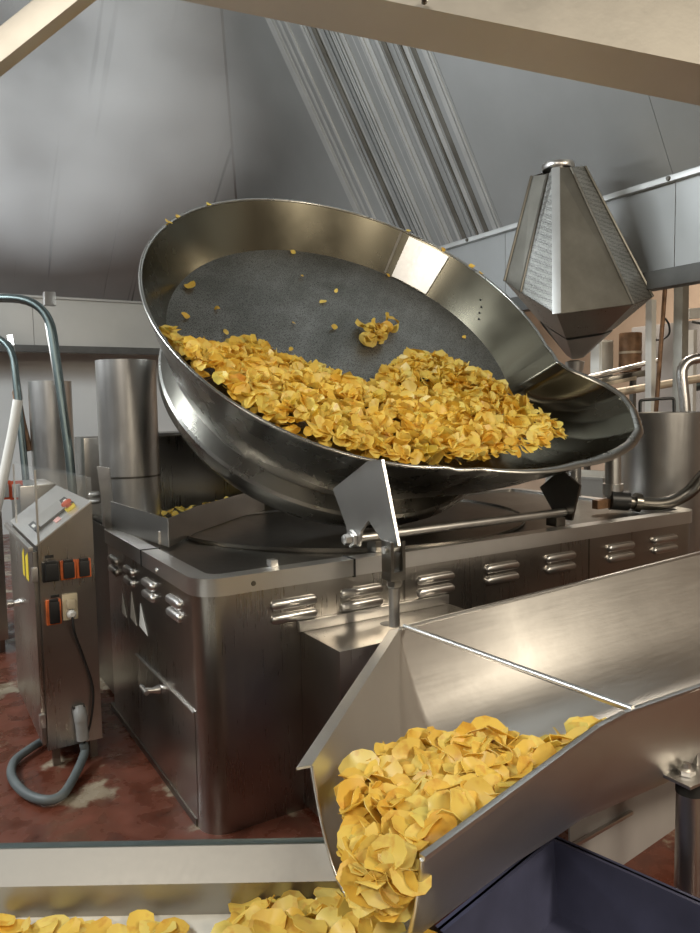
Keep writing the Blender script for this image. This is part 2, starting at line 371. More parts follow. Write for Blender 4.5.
# section of the beam: dark underside from the far lower edge to the near edge, tall lit front face above it
lowfar0, lowfar1 = a2, c2
near0, near1 = a2+t, c2+t
hgt = upv*0.30
beam = thing('overhead_beam', (a2+c2)/2, 'wide slanting steel box beam overhead with brown underside', 'beam')
vs = [lowfar0, near0, near0+hgt, lowfar0+hgt, lowfar1, near1, near1+hgt, lowfar1+hgt]
raw('beam_box', vs, [(0, 1, 2, 3), (4, 5, 6, 7), (0, 1, 5, 4), (1, 2, 6, 5), (2, 3, 7, 6), (3, 0, 4, 7)], BEAM, beam)
pb = atDl((424, 3), 1.41)
lathe('bolt', [(0.004, 0), (0.006, 0.003), (0.006, 0.012), (0.002, 0.016)], pb, ST_DARK, beam, 10, -FW)
hb = atDl((-40, 84), 1.3); hc = atDl((150, -68), 1.3)
bar = thing('overhead_bar', (hb+hc)/2, 'pale slanting flat steel bar in front of the hood', 'bar')
obar('bar_face', hb, hc, 0.03, 0.05, BEAM, bar, up=UP, bev=0.003)
# ------------------------------------------------------------------ main fryer
FX0, FX1, FY0, FY1, FT = 0.86, 3.70, 2.45, 3.88, 0.95
fry = thing('kettle_fryer', ((FX0+FX1)/2, 3.4, 0), 'big stainless steel kettle fryer with louvred sides under the tilted pan', 'fryer')
def loop_solid(name, poly, z0, z1, mat, parent, holes=None):
    n = len(poly); vs = [(x, y, z0) for x, y in poly]+[(x, y, z1) for x, y in poly]
    fs = [tuple(range(n))[::-1], tuple(range(n, 2*n))]+[(i, (i+1) % n, n+(i+1) % n, n+i) for i in range(n)]
    return raw(name, vs, fs, mat, parent, True, None, 30)
loop_solid('body', rrect(FX0, FX1, FY0, FY1, 0.095), 0.0, 0.80, ST_BODY, fry)
# upper walls as a ring so that the kettle stays open
def ring(name, outer, inner, z0, z1, mat, parent):
    n = len(outer); assert n == len(inner)
    vs = [(x, y, z0) for x, y in outer]+[(x, y, z1) for x, y in outer]+[(x, y, z0) for x, y in inner]+[(x, y, z1) for x, y in inner]
    fs = []
    for i in range(n):
        j = (i+1) % n
        fs += [(i, j, n+j, n+i), (2*n+j, 2*n+i, 3*n+i, 3*n+j), (n+i, n+j, 3*n+j, 3*n+i), (j, i, 2*n+i, 2*n+j)]
    return raw(name, vs, fs, mat, parent, True, None, 30)
o_ = rrect(FX0, FX1, FY0, FY1, 0.095)
ring('upper_wall', o_, rrect(FX0+0.02, FX1-0.02, FY0+0.02, FY1-0.02, 0.08), 0.80, 0.885, ST_BODY, fry)
ring('rim_cap', rrect(FX0-0.012, FX1+0.012, FY0-0.012, FY1+0.012, 0.107), rrect(FX0+0.06, FX1-0.06, FY0+0.06, FY1-0.06, 0.05), 0.885, FT, ST_RIM, fry)
# deck with round kettle opening
KC = Vector((2.05, 3.42)); KR = 0.93
n = 72; vs, fs = [], []
def sq(ang):
    dx, dy = cos(ang), sin(ang); x0, x1, y0, y1 = FX0+0.05-KC.x, FX1-0.05-KC.x, FY0+0.05-KC.y, 4.5-KC.y
    t = 1e9
    if dx > 1e-9: t = min(t, x1/dx)
    if dx < -1e-9: t = min(t, x0/dx)
    if dy > 1e-9: t = min(t, y1/dy)
    if dy < -1e-9: t = min(t, y0/dy)
    return KC.x+dx*t, KC.y+dy*t
for k in range(n):
    a = 2*pi*k/n; x, y = sq(a); vs += [(x, y, FT-0.012), (KC.x+KR*cos(a), KC.y+KR*sin(a), FT-0.012)]
for k in range(n):
    i, j = 2*k, 2*((k+1) % n); fs.append((i, j, j+1, i+1))
raw('deck', vs, fs, ST_DARK, fry)
lathe('kettle', [(KR+0.012, FT-0.004), (KR+0.012, FT+0.008), (KR, FT+0.008), (KR, FT-0.05), (KR-0.1, 0.82), (0.3, 0.805), (0.01, 0.804)], (KC.x, KC.y, 0), ST_DARK, fry, 64)
lathe('oil_surface', [(KR-0.03, 0.865), (0.01, 0.866)], (KC.x, KC.y, 0), OIL, fry, 48)
# rim caps: joints of the rim on the left and front (dark gaps)
box('rim_joint', (FX0-0.015, 3.13, 0.88), (FX0+0.07, 3.14, FT+0.003), BLACK, fry, 0)
box('rim_joint', (1.485, FY0-0.015, 0.88), (1.493, FY0+0.07, FT+0.003), BLACK, fry, 0)
# louvres
def louver(c, along, out, Lh, hh, par, mat=ST_RIM):
    c, along, out = Vector(c), Vector(along), Vector(out); up = Vector((0, 0, 1)); vs = []; n = 6
    def lp(s, d):
        r = hh*s; l = Lh-hh*(1-s)*0.6-r*0.0
        pts = []
        for sgn in (1, -1):
            for k in range(n+1):
                a = -pi/2+pi*k/n
                pts.append(c+along*(sgn*(l-r)+sgn*cos(a)*r)+up*(sgn*sin(a)*r)+out*d)
        return pts
    rings = [lp(1, 0), lp(0.9, 0.010), lp(0.55, 0.017)]
    m = len(rings[0]); vs = [p for r in rings for p in r]; fs = []
    for q in range(2):
        for k in range(m): fs.append((q*m+k, q*m+(k+1) % m, (q+1)*m+(k+1) % m, (q+1)*m+k))
    fs.append(tuple(range(2*m, 3*m)))
    return raw('louver', vs, fs, mat, par, True, None, 60)
for xc in (1.225, 1.525, 1.895, 2.27, 2.64, 3.07, 3.42):
    for z in (0.818, 0.765): louver((xc, FY0-0.0005, z), (1, 0, 0), (0, -1, 0), 0.098, 0.020, fry)
for yc in (2.73, 3.07, 3.38, 3.67):
    for z in (0.815, 0.765): louver((FX0+0.0005, yc, z), (0, 1, 0), (-1, 0, 0), 0.075, 0.020, fry)
for x in (1.735, 2.84):
    box('panel_joint', (x-0.004, FY0-0.0015, 0.05), (x+0.004, FY0+0.01, 0.885), ST_DARK, fry, 0)
# left door
dr = box('access_door', (FX0-0.002, 2.545, 0.03), (FX0+0.01, 3.31, 0.44), ST_BODY, fry, 0.001)
box('door_edge', (FX0-0.010, 2.54, 0.441), (FX0+0.008, 3.315, 0.447), ST_RIM, dr, 0.002)
hd = tube('door_handle', [(FX0-0.004, 2.97, 0.392), (FX0-0.035, 2.97, 0.394), (FX0-0.065, 2.975, 0.396)], [0.020, 0.011, 0.014], ST_RIM, dr, 12)
tube('handle_bar', [(FX0-0.062, 2.95, 0.394), (FX0-0.062, 3.03, 0.397)], 0.010, ST_RIM, dr, 10)
box('kick_plate', (FX0-0.006, 2.56, 0.0), (FX0+0.05, 3.86, 0.03), ST_DARK, fry, 0.002)
# emblem of three white triangles
emb = [[(3.527, .678), (3.552, .580), (3.462, .575)], [(3.358, .722), (3.395, .594), (3.290, .580)], [(3.214, .700), (3.245, .592), (3.120, .578)]]
for tri in emb:
    prism('white_triangle_mark', [(FX0-0.002, y, z) for y, z in tri], (-0.0012, 0, 0), WHITE, fry, 'white triangle printed on the side panel')
lathe('screw', [(0.010, 0), (0.008, 0.004)], (1.06, FY0-0.012, 0.915), ST_DARK, fry, 10, (0, -1, 0))
lathe('screw', [(0.012, 0), (0.010, 0.006)], (FX0-0.012, 2.92, 0.90), ST_RIM, fry, 10, (-1, 0, 0))
# rear section, splash box and flue
box('rear_section', (0.90, FY1+0.01, 0.02), (FX1-0.02, 4.62, 0.93), ST_DARK, fry, 0.01)
box('splash_box', (0.90, 4.45, 0.931), (FX1-0.05, 4.72, 1.39), ST_BODY, fry, 0.006)
box('splash_ledge', (1.30, 4.40, 1.39), (FX1-0.05, 4.73, 1.405), ST_RIM, fry, 0.003)
for z in (1.06, 1.02): louver((0.945, 4.4495, z), (1, 0, 0), (0, -1, 0), 0.035, 0.016, fry)
def flue(c, z0, z1, r, par):
    return lathe('flue_stack', [(r, z0), (r, z1), (r-0.006, z1), (r-0.006, z1-0.35), (0.01, z1-0.351)], (c[0], c[1], 0), ST, par, 48)
flue((1.05, 4.03), 0.932, 1.81, 0.156, fry)
lathe('flue_collar', [(0.159, 1.19), (0.159, 1.20), (0.150, 1.20)], (1.05, 4.03, 0), ST_DARK, fry, 48)
# guards standing on the deck
g0 = Vector((0.968, 3.135, FT)); g1 = Vector((0.885, 3.80, FT))
plate('guard_plate', [g0, g1, g1+Vector((0, 0, 0.14)), g0+Vector((0, 0, 0.125))], 0.004, ST_RIM, fry)
plate('guard_plate', [(0.862, 3.83, 0.951), (0.905, 3.80, 0.951), (0.89, 3.80, 1.26), (0.835, 3.83, 1.27)], 0.006, ST_RIM, fry)
gp = [Vector((0.97, 3.13, FT)), Vector((1.20, 3.43, FT)), Vector((1.55, 3.75, FT)), Vector((1.80, 3.95, FT))]
grid = [[p for p in gp], [p+Vector((0, 0, 0.125)) for p in gp]]
sheet('guard_plate', grid, 0.004, ST, fry)
obar('guard_hook', (0.955, 3.22, FT), (0.955, 3.22, FT+0.06), 0.012, 0.012, ST_RIM, fry, up=(1, 0, 0))
# small bracket on deck, actuator housing on front
box('deck_bracket', (1.16, 2.50, FT-0.001), (1.19, 2.54, FT+0.025), ST_RIM, fry, 0.003)
hs = box('actuator_housing', (1.25, 2.155, 0.02), (1.95, FY0-0.001, 0.705), ST_BODY, fry, 0.006)
box('housing_flange', (1.235, FY0-0.025, 0.705), (1.95, FY0-0.002, 0.745), ST_RIM, hs, 0.004)
lathe('rod_hole', [(0.035, 0.7055), (0.030, 0.7065)], (1.575, 2.33, 0), BLACK, hs, 20)
# ------------------------------------------------------------------ tilted pan
PCEN = Vector((2.0139, 3.1886, 2.0182)); th, ph, PR = 0.7486, -0.0702, 1.070
PN = Vector((sin(ph)*sin(th), -sin(th)*cos(ph), cos(th))); PA = Vector((0, 0, 1)).cross(PN).normalized(); PB = PN.cross(PA)
def pan(a, b, h): return PCEN+PA*a+PB*b+PN*h
pant = thing('tilted_pan', (2.0, 2.55, 1.0), 'huge round stainless pan with mesh floor tipped up over the fryer', 'pan')
# rim outline: circle with a spout lobe on the low side
lobe = [(-90, 1.085), (-83, 1.10), (-76, 1.15), (-69, 1.205), (-59, 1.285), (-49.5, 1.395), (-43, 1.467), (-36.6, 1.518), (-30.4, 1.50), (-26.5, 1.455), (-24.0, 1.36), (-22.9, 1.25), (-22.3, 1.16), (-20, 1.10), (-15, 1.086)]
def rimr(deg):
    d = (deg+180) % 360-180
    if d < -90 or d > -15: return PR
    for (a, ra), (b_, rb) in zip(lobe, lobe[1:]):
        if a <= d <= b_: return ra+(rb-ra)*(d-a)/(b_-a)
    return PR
angs = [-180+2*i for i in range(45)]+[-90+0.5*i for i in range(150)]+[-15+2.5*i for i in range(78)]
FLH, FLR = -0.235, 0.93
rows = []
prof = [(0.0, 1.0, 1.0, 0.0), (0.15, 0.96, 0.97, -0.06), (0.35, 0.88, 0.92, -0.14), (0.55, 0.75, 0.84, -0.23), (0.75, 0.54, 0.72, -0.32), (0.9, 0.26, 0.52, -0.40), (1.0, 0.0, 0.10, -0.47)]   # inner depth, inner flare share, outer flare share, outer depth
inner, outer = [], []
for t, s, so, ho in prof:
    ri, ro_ = [], []
    for dg in angs:
        a = radians(dg); rr = rimr(dg); ext = max(0, rr-PR)
        r = FLR+(PR-FLR)*(1-t)+ext*s; q = 1-(-ho/0.47); r2 = 0.845+(PR+0.012-0.845)*(q**0.85)+ext*so
        ri.append(pan(r*cos(a), r*sin(a), FLH*t*(1+0.35*min(1, ext/0.3)*sin(pi*t)))); ro_.append(pan(r2*cos(a), r2*sin(a), ho))
    inner.append(ri); outer.append(ro_)
na = len(angs); vs = [p for r in inner for p in r]+[p for r in outer for p in r]; fs = []; O = len(prof)*na
for i in range(len(prof)-1):
    for k in range(na):
        kk = (k+1) % na
        fs.append((i*na+k, i*na+kk, (i+1)*na+kk, (i+1)*na+k))
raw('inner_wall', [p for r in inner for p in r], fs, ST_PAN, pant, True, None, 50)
raw('outer_wall', [p for r in outer for p in r], fs, ST_PANOUT, pant, True, None, 50)
# rolled rim
rimp = [pan((rimr(d)+0.006)*cos(radians(d)), (rimr(d)+0.006)*sin(radians(d)), 0.002) for d in angs]
n = 8; vs, fs = [], []
for i, p in enumerate(rimp):
    t = (rimp[(i+1) % na]-rimp[i-1]).normalized(); s = t.cross(PN).normalized()
    wr = 0.009+0.016*max(0, min(1, (rimr(angs[i])-PR)/0.3))
    for k in range(n): a = 2*pi*k/n; vs.append(p+s*cos(a)*wr+PN*sin(a)*0.008)
for i in range(na):
    for k in range(n): fs.append((i*n+k, i*n+(k+1) % n, ((i+1) % na)*n+(k+1) % n, ((i+1) % na)*n+k))
raw('rolled_rim', vs, fs, ST_PANOUT, pant, True, None, 60)
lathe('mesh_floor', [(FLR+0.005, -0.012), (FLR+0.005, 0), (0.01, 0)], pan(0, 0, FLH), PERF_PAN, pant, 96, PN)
# lower drum / frame below the floor
lathe('lower_drum', [(0.845, 0.0), (0.925, -0.015), (0.935, -0.03), (0.93, -0.09), (0.88, -0.17), (0.80, -0.22), (0.79, -0.21), (0.87, -0.15), (0.90, -0.05), (0.835, -0.01)], pan(0, 0, -0.465), ST_PANOUT, pant, 96, PN, closed=True)
lathe('drum_bottom', [(0.795, 0), (0.795, 0.01), (0.01, 0.01)], pan(0, 0, -0.675), ST_DARK, pant, 64, PN)
# bright patch plate on the wall
def pw(deg, t, lift): # point on inner wall
    a = radians(deg); r = FLR+(PR-FLR)*(1-t)-lift; return pan(r*cos(a), r*sin(a), FLH*t+lift)
gr = [[pw(d, t, 0.012) for d in (36, 41, 46, 51)] for t in (0.06, 0.4, 0.75, 1.0)]
sheet('patch_plate', gr, 0.006, ST_RIM, pant)
for i, dg in enumerate((53.5,)):
    sheet('wall_seam', [[pw(dg+q, t, 0.004) for q in (0, 0.8)] for t in (0.02, 0.5, 0.98)], 0.004, ST_DARK, pant)
for (dg, t) in ((16, 0.5), (15, 0.62), (13.5, 0.72), (18, 0.4)):
    lathe('drain_hole', [(0.007, 0), (0.006, 0.002)], pw(dg, t, 0.001), BLACK, pant, 8, -(pw(dg, t, 0)-pan(0, 0, FLH*t)))
# hinge shaft and lever plates
SX = 1.548
def pl(y, z): return Vector((SX, y, z))
lever = prism('lever_plate', [pl(2.60, 1.06), pl(2.70, 1.20), pl(2.42, 1.335), pl(2.325, 1.345), pl(2.222, 1.03), pl(2.27, 1.005), pl(2.32, 1.025), pl(2.425, 1.10), pl(2.48, 1.05), pl(2.50, 0.985), pl(2.56, 0.975), pl(2.585, 1.01)], (0.012, 0, 0), ST_RIM, pant, 'flat steel lever plate welded to the pan')
tube('hinge_shaft', [(1.50, 2.535, 1.012), (2.80, 2.535, 1.012)], 0.020, ST, pant, 14)
lathe('hinge_nut', [(0.034, 0), (0.036, 0.006), (0.036, 0.018), (0.024, 0.020), (0.022, 0.045), (0.012, 0.05)], (SX-0.001, 2.535, 1.012), ST_RIM, pant, 6, (-1, 0, 0))
prism('lever_plate', [(2.76, y, z) for y, z in ((2.49, 0.975), (2.585, 0.975), (2.70, 1.12), (2.56, 1.22), (2.44, 1.15))], (0.012, 0, 0), ST_DARK, pant)
for x in (1.66, 2.70):
    box('bearing_block', (x-0.03, 2.50, FT), (x+0.03, 2.57, 0.995), ST_DARK, pant, 0.006)
# actuator rod
CY, CZ = 2.262, 1.012
act = thing('actuator_rod', (1.556, CY, 0.72), 'upright push rod with a clevis pinned to the lever plate', 'rod')
for dx in (-0.026, 0.026):
    box('clevis_cheek', (1.554+dx-0.008, CY-0.032, 0.925), (1.554+dx+0.008, CY+0.032, 1.045), ST_DARK, act, 0.006)
box('clevis_base', (1.554-0.034, CY-0.032, 0.895), (1.554+0.034, CY+0.032, 0.93), ST_DARK, act, 0.006)
lathe('lock_nut', [(0.026, 0.865), (0.030, 0.872), (0.030, 0.89), (0.026, 0.8945)], (1.554, CY, 0), ST_DARK, act, 6)
tube('rod', [(1.554, CY, 0.715), (1.554, CY, 0.87)], 0.021, ST, act, 16)
tube('clevis_pin', [(1.554-0.045, CY, CZ), (1.554+0.045, CY, CZ)], 0.015, ST_RIM, act, 12)
# ------------------------------------------------------------------ chute
chute = thing('discharge_chute', (2.0, 1.65, 0), 'wide shallow steel chute pouring chips onto the belt', 'chute')
def sect(bk_, fr_, depth, fshare=0.5, n=20, sharp=3.4):
    bk_, fr_ = Vector(bk_), Vector(fr_); out = []
    for i in range(n+1):
        w = i/n; t = 0.5-0.5*cos(pi*w); p = bk_.lerp(fr_, t); q = abs(2*t-1); q = q if t < 0.5 else q**1.9
        p.z -= depth*(1-q**sharp); out.append(p)
    return out
bt, ft = atD(312, 765, 1.80), atD(422, 858, 1.42)
mid_b, mid_f = Vector((1.48, 2.12, 0.757)), Vector((1.535, 1.205, 0.757))
secs = [sect((3.9, 2.12, 0.845), (3.9, 1.10, 0.835), 0.38), sect((2.7, 2.12, 0.80), (2.7, 1.14, 0.80), 0.38), sect((2.0, 2.12, 0.776), (2.0, 1.18, 0.773), 0.38), sect(mid_b, mid_f, 0.38)]
kf = on(597, 728, 2, 0.752)
secs.append(sect(mid_b.lerp(bt, 0.03), kf, 0.38))
for t in (0.35, 0.7, 1.0):
    secs.append(sect(mid_b.lerp(bt, t), kf.lerp(ft, t), 0.38-0.13*t, sharp=3.0))
sheet('trough', secs, 0.006, ST_CHUTE, chute, flip=-1)
# folded rims
def strip(name, pts, w, dirv, thk, mat, par):
    pts = [Vector(p) for p in pts]; g = [[p for p in pts], [p+Vector(dirv)*w for p in pts]]
    return sheet(name, g, thk, mat, par, None, False)
obar('front_lip', kf, mid_f, 0.016, 0.012, ST_RIM, chute)
obar('front_lip', ft, kf, 0.016, 0.012, ST_RIM, chute)
obar('front_lip', mid_f, (3.9, 1.10, 0.836), 0.016, 0.012, ST_RIM, chute)
obar('back_lip', mid_b, (3.9, 2.12, 0.845), 0.014, 0.012, ST_RIM, chute)
nfl = Vector((-0.75, 0.66, 0.0)).normalized()
fl = [mid_b, bt, bt+nfl*0.040+Vector((0, 0, -0.01)), mid_b+nfl*0.040+Vector((0, 0, -0.01))]
plate('mouth_flange', fl, 0.006, ST_RIM, chute)
tube('cross_rod', [mid_b+Vector((0.02, 0, 0.004)), mid_f+Vector((0.03, 0, 0.004))], 0.010, ST_RIM, chute, 10)
lipp = secs[-1]
tube('mouth_bead', [p+Vector((0, 0, -0.003)) for p in lipp], 0.005, ST_RIM, chute, 8)
# supports under chute
leg = tube('support_leg', [atD(692, 800, 2.12)*1 for _ in (0,)]+[Vector((atD(692, 800, 2.12).x, atD(692, 800, 2.12).y, 0.0))], 0.036, ST, chute, 18) if False else None
LX, LY = 1.875, 1.245
tube('support_leg', [(LX, LY, 0.0), (LX, LY, 0.43)], 0.038, ST, chute, 20)
tube('rubber_sleeve', [(LX, LY, 0.43), (LX, LY, 0.485)], 0.040, RUBBER, chute, 20)
box('mount_plate', (LX-0.09, LY-0.06, 0.487), (LX+0.12, LY+0.07, 0.497), ST, chute, 0.003)
box('mount_gusset', (LX+0.03, LY+0.0, 0.497), (LX+0.045, LY+0.06, 0.57), ST, chute, 0.003)
lathe('mount_bolt', [(0.022, 0.497), (0.024, 0.502), (0.024, 0.512), (0.012, 0.516), (0.010, 0.53)], (LX-0.035, LY-0.01, 0), ST_RIM, chute, 6)
tube('support_leg', [(3.3, 2.0, 0.0), (3.3, 2.0, 0.50)], 0.038, ST, chute, 16)
tube('support_leg', [(LX, 2.0, 0.0), (LX, 2.0, 0.47)], 0.038, ST, chute, 16)
tube('support_leg', [(3.3, 1.25, 0.0), (3.3, 1.25, 0.53)], 0.038, ST, chute, 16)
# under the chute: sheet tray, navy bins, low beam
cdx0 = Vector((cos(ya), -sin(ya), 0)); cdy0 = Vector((sin(ya), cos(ya), 0))
def bin_(name, c, sx, sy, h, mat, label, cat, rz=0.0, taper=0.86):
    t_ = thing(name, (c[0], c[1], 0), label, cat)
    R = Matrix.Rotation(rz, 3, 'Z'); vs = []
    lv = [(0.0, taper), (h, 1.0), (h, 0.94), (0.02, taper*0.95)]
    for z, s in lv:
        for dx, dy in ((-1, -1), (1, -1), (1, 1), (-1, 1)): vs.append(Vector((c[0], c[1], z))+R @ Vector((dx*sx/2*s, dy*sy/2*s, 0)))
    fs = [(3, 2, 1, 0), (12, 13, 14, 15)]
    for i in range(3):
        for k in range(4): fs.append((i*4+k, i*4+(k+1) % 4, (i+1)*4+(k+1) % 4, (i+1)*4+k))
    raw('tub', vs, fs, mat, t_)
    for k in range(4):
        dx0, dy0 = ((-1, -1), (1, -1), (1, 1), (-1, 1))[k]; dx1, dy1 = ((-1, -1), (1, -1), (1, 1), (-1, 1))[(k+1) % 4]
        p = Vector((c[0], c[1], h-0.012))+R @ Vector((dx0*sx/2, dy0*sy/2, 0)); q = Vector((c[0], c[1], h-0.012))+R @ Vector((dx1*sx/2, dy1*sy/2, 0))
        obar('rim_bar', p, q, 0.022, 0.024, mat, t_)
    return t_
bin_('storage_bin', (cdx0*0.60+cdy0*1.74)[:2], 0.62, 0.62, 0.22, NAVY, 'dark navy plastic bin on the floor under the chute', 'bin', 0.24)
bin_('storage_bin', (2.75, 1.75), 0.55, 0.45, 0.34, GREYPL, 'grey plastic bin on the floor behind the chute leg', 'bin', 0.1)
tr_ = thing('drip_tray', (2.0, 1.72, 0), 'bare grey sheet tray leaning below the chute', 'tray')
# ------------------------------------------------------------------ conveyor
cdx = Vector((cos(ya), -sin(ya), 0)); cdy = Vector((sin(ya), cos(ya), 0))
def cv(s, D, z): return cdx*s+cdy*D+Vector((0, 0, z))
conv = thing('belt_conveyor', cv(-0.9, 1.3, 0), 'low belt conveyor with a white belt and folded steel side', 'conveyor')
BZ = 0.34
s0, s1 = -2.4, 0.17
def slab(name, s0, s1, prof, th, mat, par):
    g = [[cv(s0, d, z) for d, z in prof], [cv(s1, d, z) for d, z in prof]]
    return sheet(name, g, th, mat, par, None, False)
slab('belt', s0, s1, [(0.95, BZ-0.012), (1.685, BZ-0.012)], 0.01, BELT, conv)
slab('side_guard', s0, s1, [(1.69, BZ-0.10), (1.69, BZ+0.075), (1.745, BZ+0.131), (1.752, BZ+0.131)], 0.006, ST_CONV, conv)
slab('side_guard', s0, s1, [(0.94, BZ-0.10), (0.94, BZ+0.065), (0.89, BZ+0.12)], 0.006, ST_CHUTE, conv)
obar('guard_lip', cv(s0, 1.755, BZ+0.134), cv(s1, 1.755, BZ+0.134), 0.022, 0.008, GALV, conv)
slab('lower_pan', s0, s1, [(0.96, BZ-0.10), (1.68, BZ-0.10)], 0.006, ST_DARK, conv)
lathe('bolt', [(0.009, 0), (0.007, 0.005)], cv(-0.19, 1.688, BZ+0.035), ST_DARK, conv, 8, -cdy)
for s in (-2.2, -1.1, 0.1):
    for D in (0.97, 1.67):
        p = cv(s, D, 0); box('leg', (p.x-0.02, p.y-0.02, 0), (p.x+0.02, p.y+0.02, BZ-0.10), ST_DARK, conv, 0.003)
# ------------------------------------------------------------------ control consoles
def console(x0, x1, y0, y1, zb, zl, zr, label, full=True):
    t_ = thing('control_console', ((x0+x1)/2, (y0+y1)/2, 0), label, 'control box')
    pr = [(x0, zb), (x1, zb), (x1, zr), (x0, zl)]
    prism('cabinet', [(x, y0, z) for x, z in pr], (0, y1-y0, 0), ST_BODY, t_)
    for x in (x0+0.02, x1-0.05):
        for y in (y0+0.02, y1-0.05): box('leg', (x, y, 0), (x+0.03, y+0.03, zb), ST_DARK, t_, 0)
    d = box('door', (x0-0.020, y0+0.02, zb+0.02), (x0, y1-0.02, zl-0.03), ST_BODY, t_, 0.004)
    tube('door_latch', [(x0-0.02, y0+0.55, 0.62), (x0-0.045, y0+0.55, 0.62), (x0-0.05, y0+0.55, 0.62), (x0-0.075, y0+0.55, 0.62)], [0.02, 0.012, 0.02, 0.02], ST_RIM, d, 10)
    sl = Vector((x1-x0, 0, zr-zl)); e = sl.normalized(); nn = Vector((-e.z, 0, e.x))
    def tp(f, y, h=0): return Vector((x0, y, zl))+sl*f+nn*h
    plate('sloped_panel', [tp(-0.03, y0-0.006, 0.001), tp(1.0, y0-0.006, 0.001), tp(1.0, y1, 0.001), tp(-0.03, y1, 0.001)], 0.006, ST_RIM, t_)
    if not full: return t_, tp
    obar('drip_edge', (x0-0.03, y0-0.005, zl-0.015), (x0-0.03, y1, zl-0.015), 0.02, 0.02, ST_RIM, t_)
    ymid = y0+0.33
    # document holder, clamps, emergency stop, label
    plate('document_plate', [tp(0.18, ymid-0.14, 0.010), tp(0.72, ymid-0.14, 0.010), tp(0.72, ymid+0.10, 0.010), tp(0.18, ymid+0.10, 0.010)], 0.006, ST, t_)
    for f in (0.12, 0.74):
        cl = plate('holder_clamp', [tp(f, ymid-0.16, 0.008), tp(f+0.10, ymid-0.16, 0.008), tp(f+0.10, ymid+0.02, 0.008), tp(f, ymid+0.02, 0.008)], 0.018, BLACK, t_)
        plate('clamp_window', [tp(f+0.02, ymid-0.12, 0.027), tp(f+0.07, ymid-0.12, 0.027), tp(f+0.07, ymid-0.05, 0.027), tp(f+0.02, ymid-0.05, 0.027)], 0.001, WHITE, cl)
    obar('holder_rail', tp(0.2, ymid-0.16, 0.014), tp(0.85, ymid-0.16, 0.014), 0.012, 0.012, BLACK, t_)
    es = lathe('emergency_stop', [(0.023, 0), (0.025, 0.014), (0.023, 0.018)], tp(0.74, y0+0.12, 0.006), YELLOW, t_, 20, nn, 'yellow base of the emergency stop')
    lathe('stop_button', [(0.013, 0.018), (0.013, 0.026), (0.023, 0.029), (0.025, 0.037), (0.020, 0.045), (0.006, 0.048)], tp(0.74, y0+0.12, 0.006), RED, es, 20, nn, 'red mushroom push button')
    plate('pink_label', [tp(0.42, y0+0.08, 0.008), tp(0.52, y0+0.08, 0.008), tp(0.52, y0+0.16, 0.008), tp(0.42, y0+0.16, 0.008)], 0.002, PINK, t_)
    # sockets on the front face
    def socket(cx, cz, w, h, frame, flapm, ajar):
        f = box('socket_frame', (cx-w/2, y0-0.018, cz-h/2), (cx+w/2, y0, cz+h/2), frame, t_, 0.004)
        box('socket_flap', (cx-w/2+0.010, y0-0.034, cz-h/2+0.008), (cx+w/2-0.008, y0-0.017, cz+h/2-0.006), flapm, f, 0.006)
        box('flap_hinge', (cx-w/2+0.012, y0-0.030, cz+h/2-0.008), (cx+w/2-0.012, y0-0.014, cz+h/2+0.006), BLACK, f, 0.003)
        return f
    socket(x0+0.043, 0.868, 0.066, 0.086, BLACK, BLACK, 0)
    socket(x0+0.114, 0.867, 0.064, 0.084, ORANGE, BLACK, 0)
    socket(x0+0.178, 0.866, 0.062, 0.082, ORANGE, BLACK, 0)
    socket(x0+0.048, 0.692, 0.060, 0.108, ORANGE, BLACK, 0)
    f = box('socket_frame', (x0+0.083, y0-0.016, 0.648), (x0+0.147, y0, 0.762), CREAMP, t_, 0.006, None, 'cream power socket with a plug in it')
    box('socket_flap', (x0+0.098, y0-0.040, 0.700), (x0+0.134, y0-0.014, 0.742), CREAMP, f, 0.010)
    lathe('plug', [(0.019, 0), (0.019, 0.03), (0.010, 0.04)], (x0+0.115, y0-0.014, 0.678), WHITE, f, 14, (0, -1, 0))
    box('name_tag', (x0+0.025, y0-0.003, 0.925), (x0+0.06, y0, 0.938), BLACK, t_, 0)
    box('name_tag', (x0+0.04, y0-0.003, 0.752), (x0+0.075, y0, 0.764), BLACK, t_, 0)
    for (a_, b__) in ((0.06, 0.14), (0.18, 0.24)):
        plate('yellow_sticker', [(x0-0.0205, y0+a_+0.10, 0.80), (x0-0.0205, y0+b__+0.10, 0.80), (x0-0.0205, y0+b__+0.10, 0.90), (x0-0.0205, y0+a_+0.10, 0.93)], -0.001, YELLOW, d)
    for z in (0.22, 0.86): box('hinge', (x0-0.03, y0-0.004, z-0.03), (x0-0.005, y0+0.02, z+0.03), ST_RIM, d, 0.003)
    # cable outlet, cord
    out = box('cable_outlet', (x0+0.105, y0-0.03, 0.235), (x0+0.155, y0, 0.262), BLACK, t_, 0.004)
    tube('cable_gland', smoothpath([(x0+0.13, y0-0.012, 0.245), (x0+0.13, y0-0.04, 0.225), (x0+0.132, y0-0.045, 0.18), (x0+0.135, y0-0.045, 0.12)]), [0.028]*13+[0.026]*12, GREYPL, t_, 14)
    tube('cord', smoothpath([(x0+0.115, y0-0.05, 0.67), (x0+0.12, y0-0.06, 0.60), (x0+0.155, y0-0.04, 0.48), (x0+0.19, y0-0.03, 0.33), (x0+0.175, y0-0.03, 0.19), (x0+0.14, y0-0.045, 0.10)]), 0.005, BLACK, t_, 8)
    return t_, tp
cx0, cx1, cy0, cy1 = 0.468, 0.695, 3.33, 4.16
con, tpf = console(cx0, cx1, cy0, cy1, 0.085, 0.985, 1.150, 'steel control console with sloped top, orange sockets and red stop button')
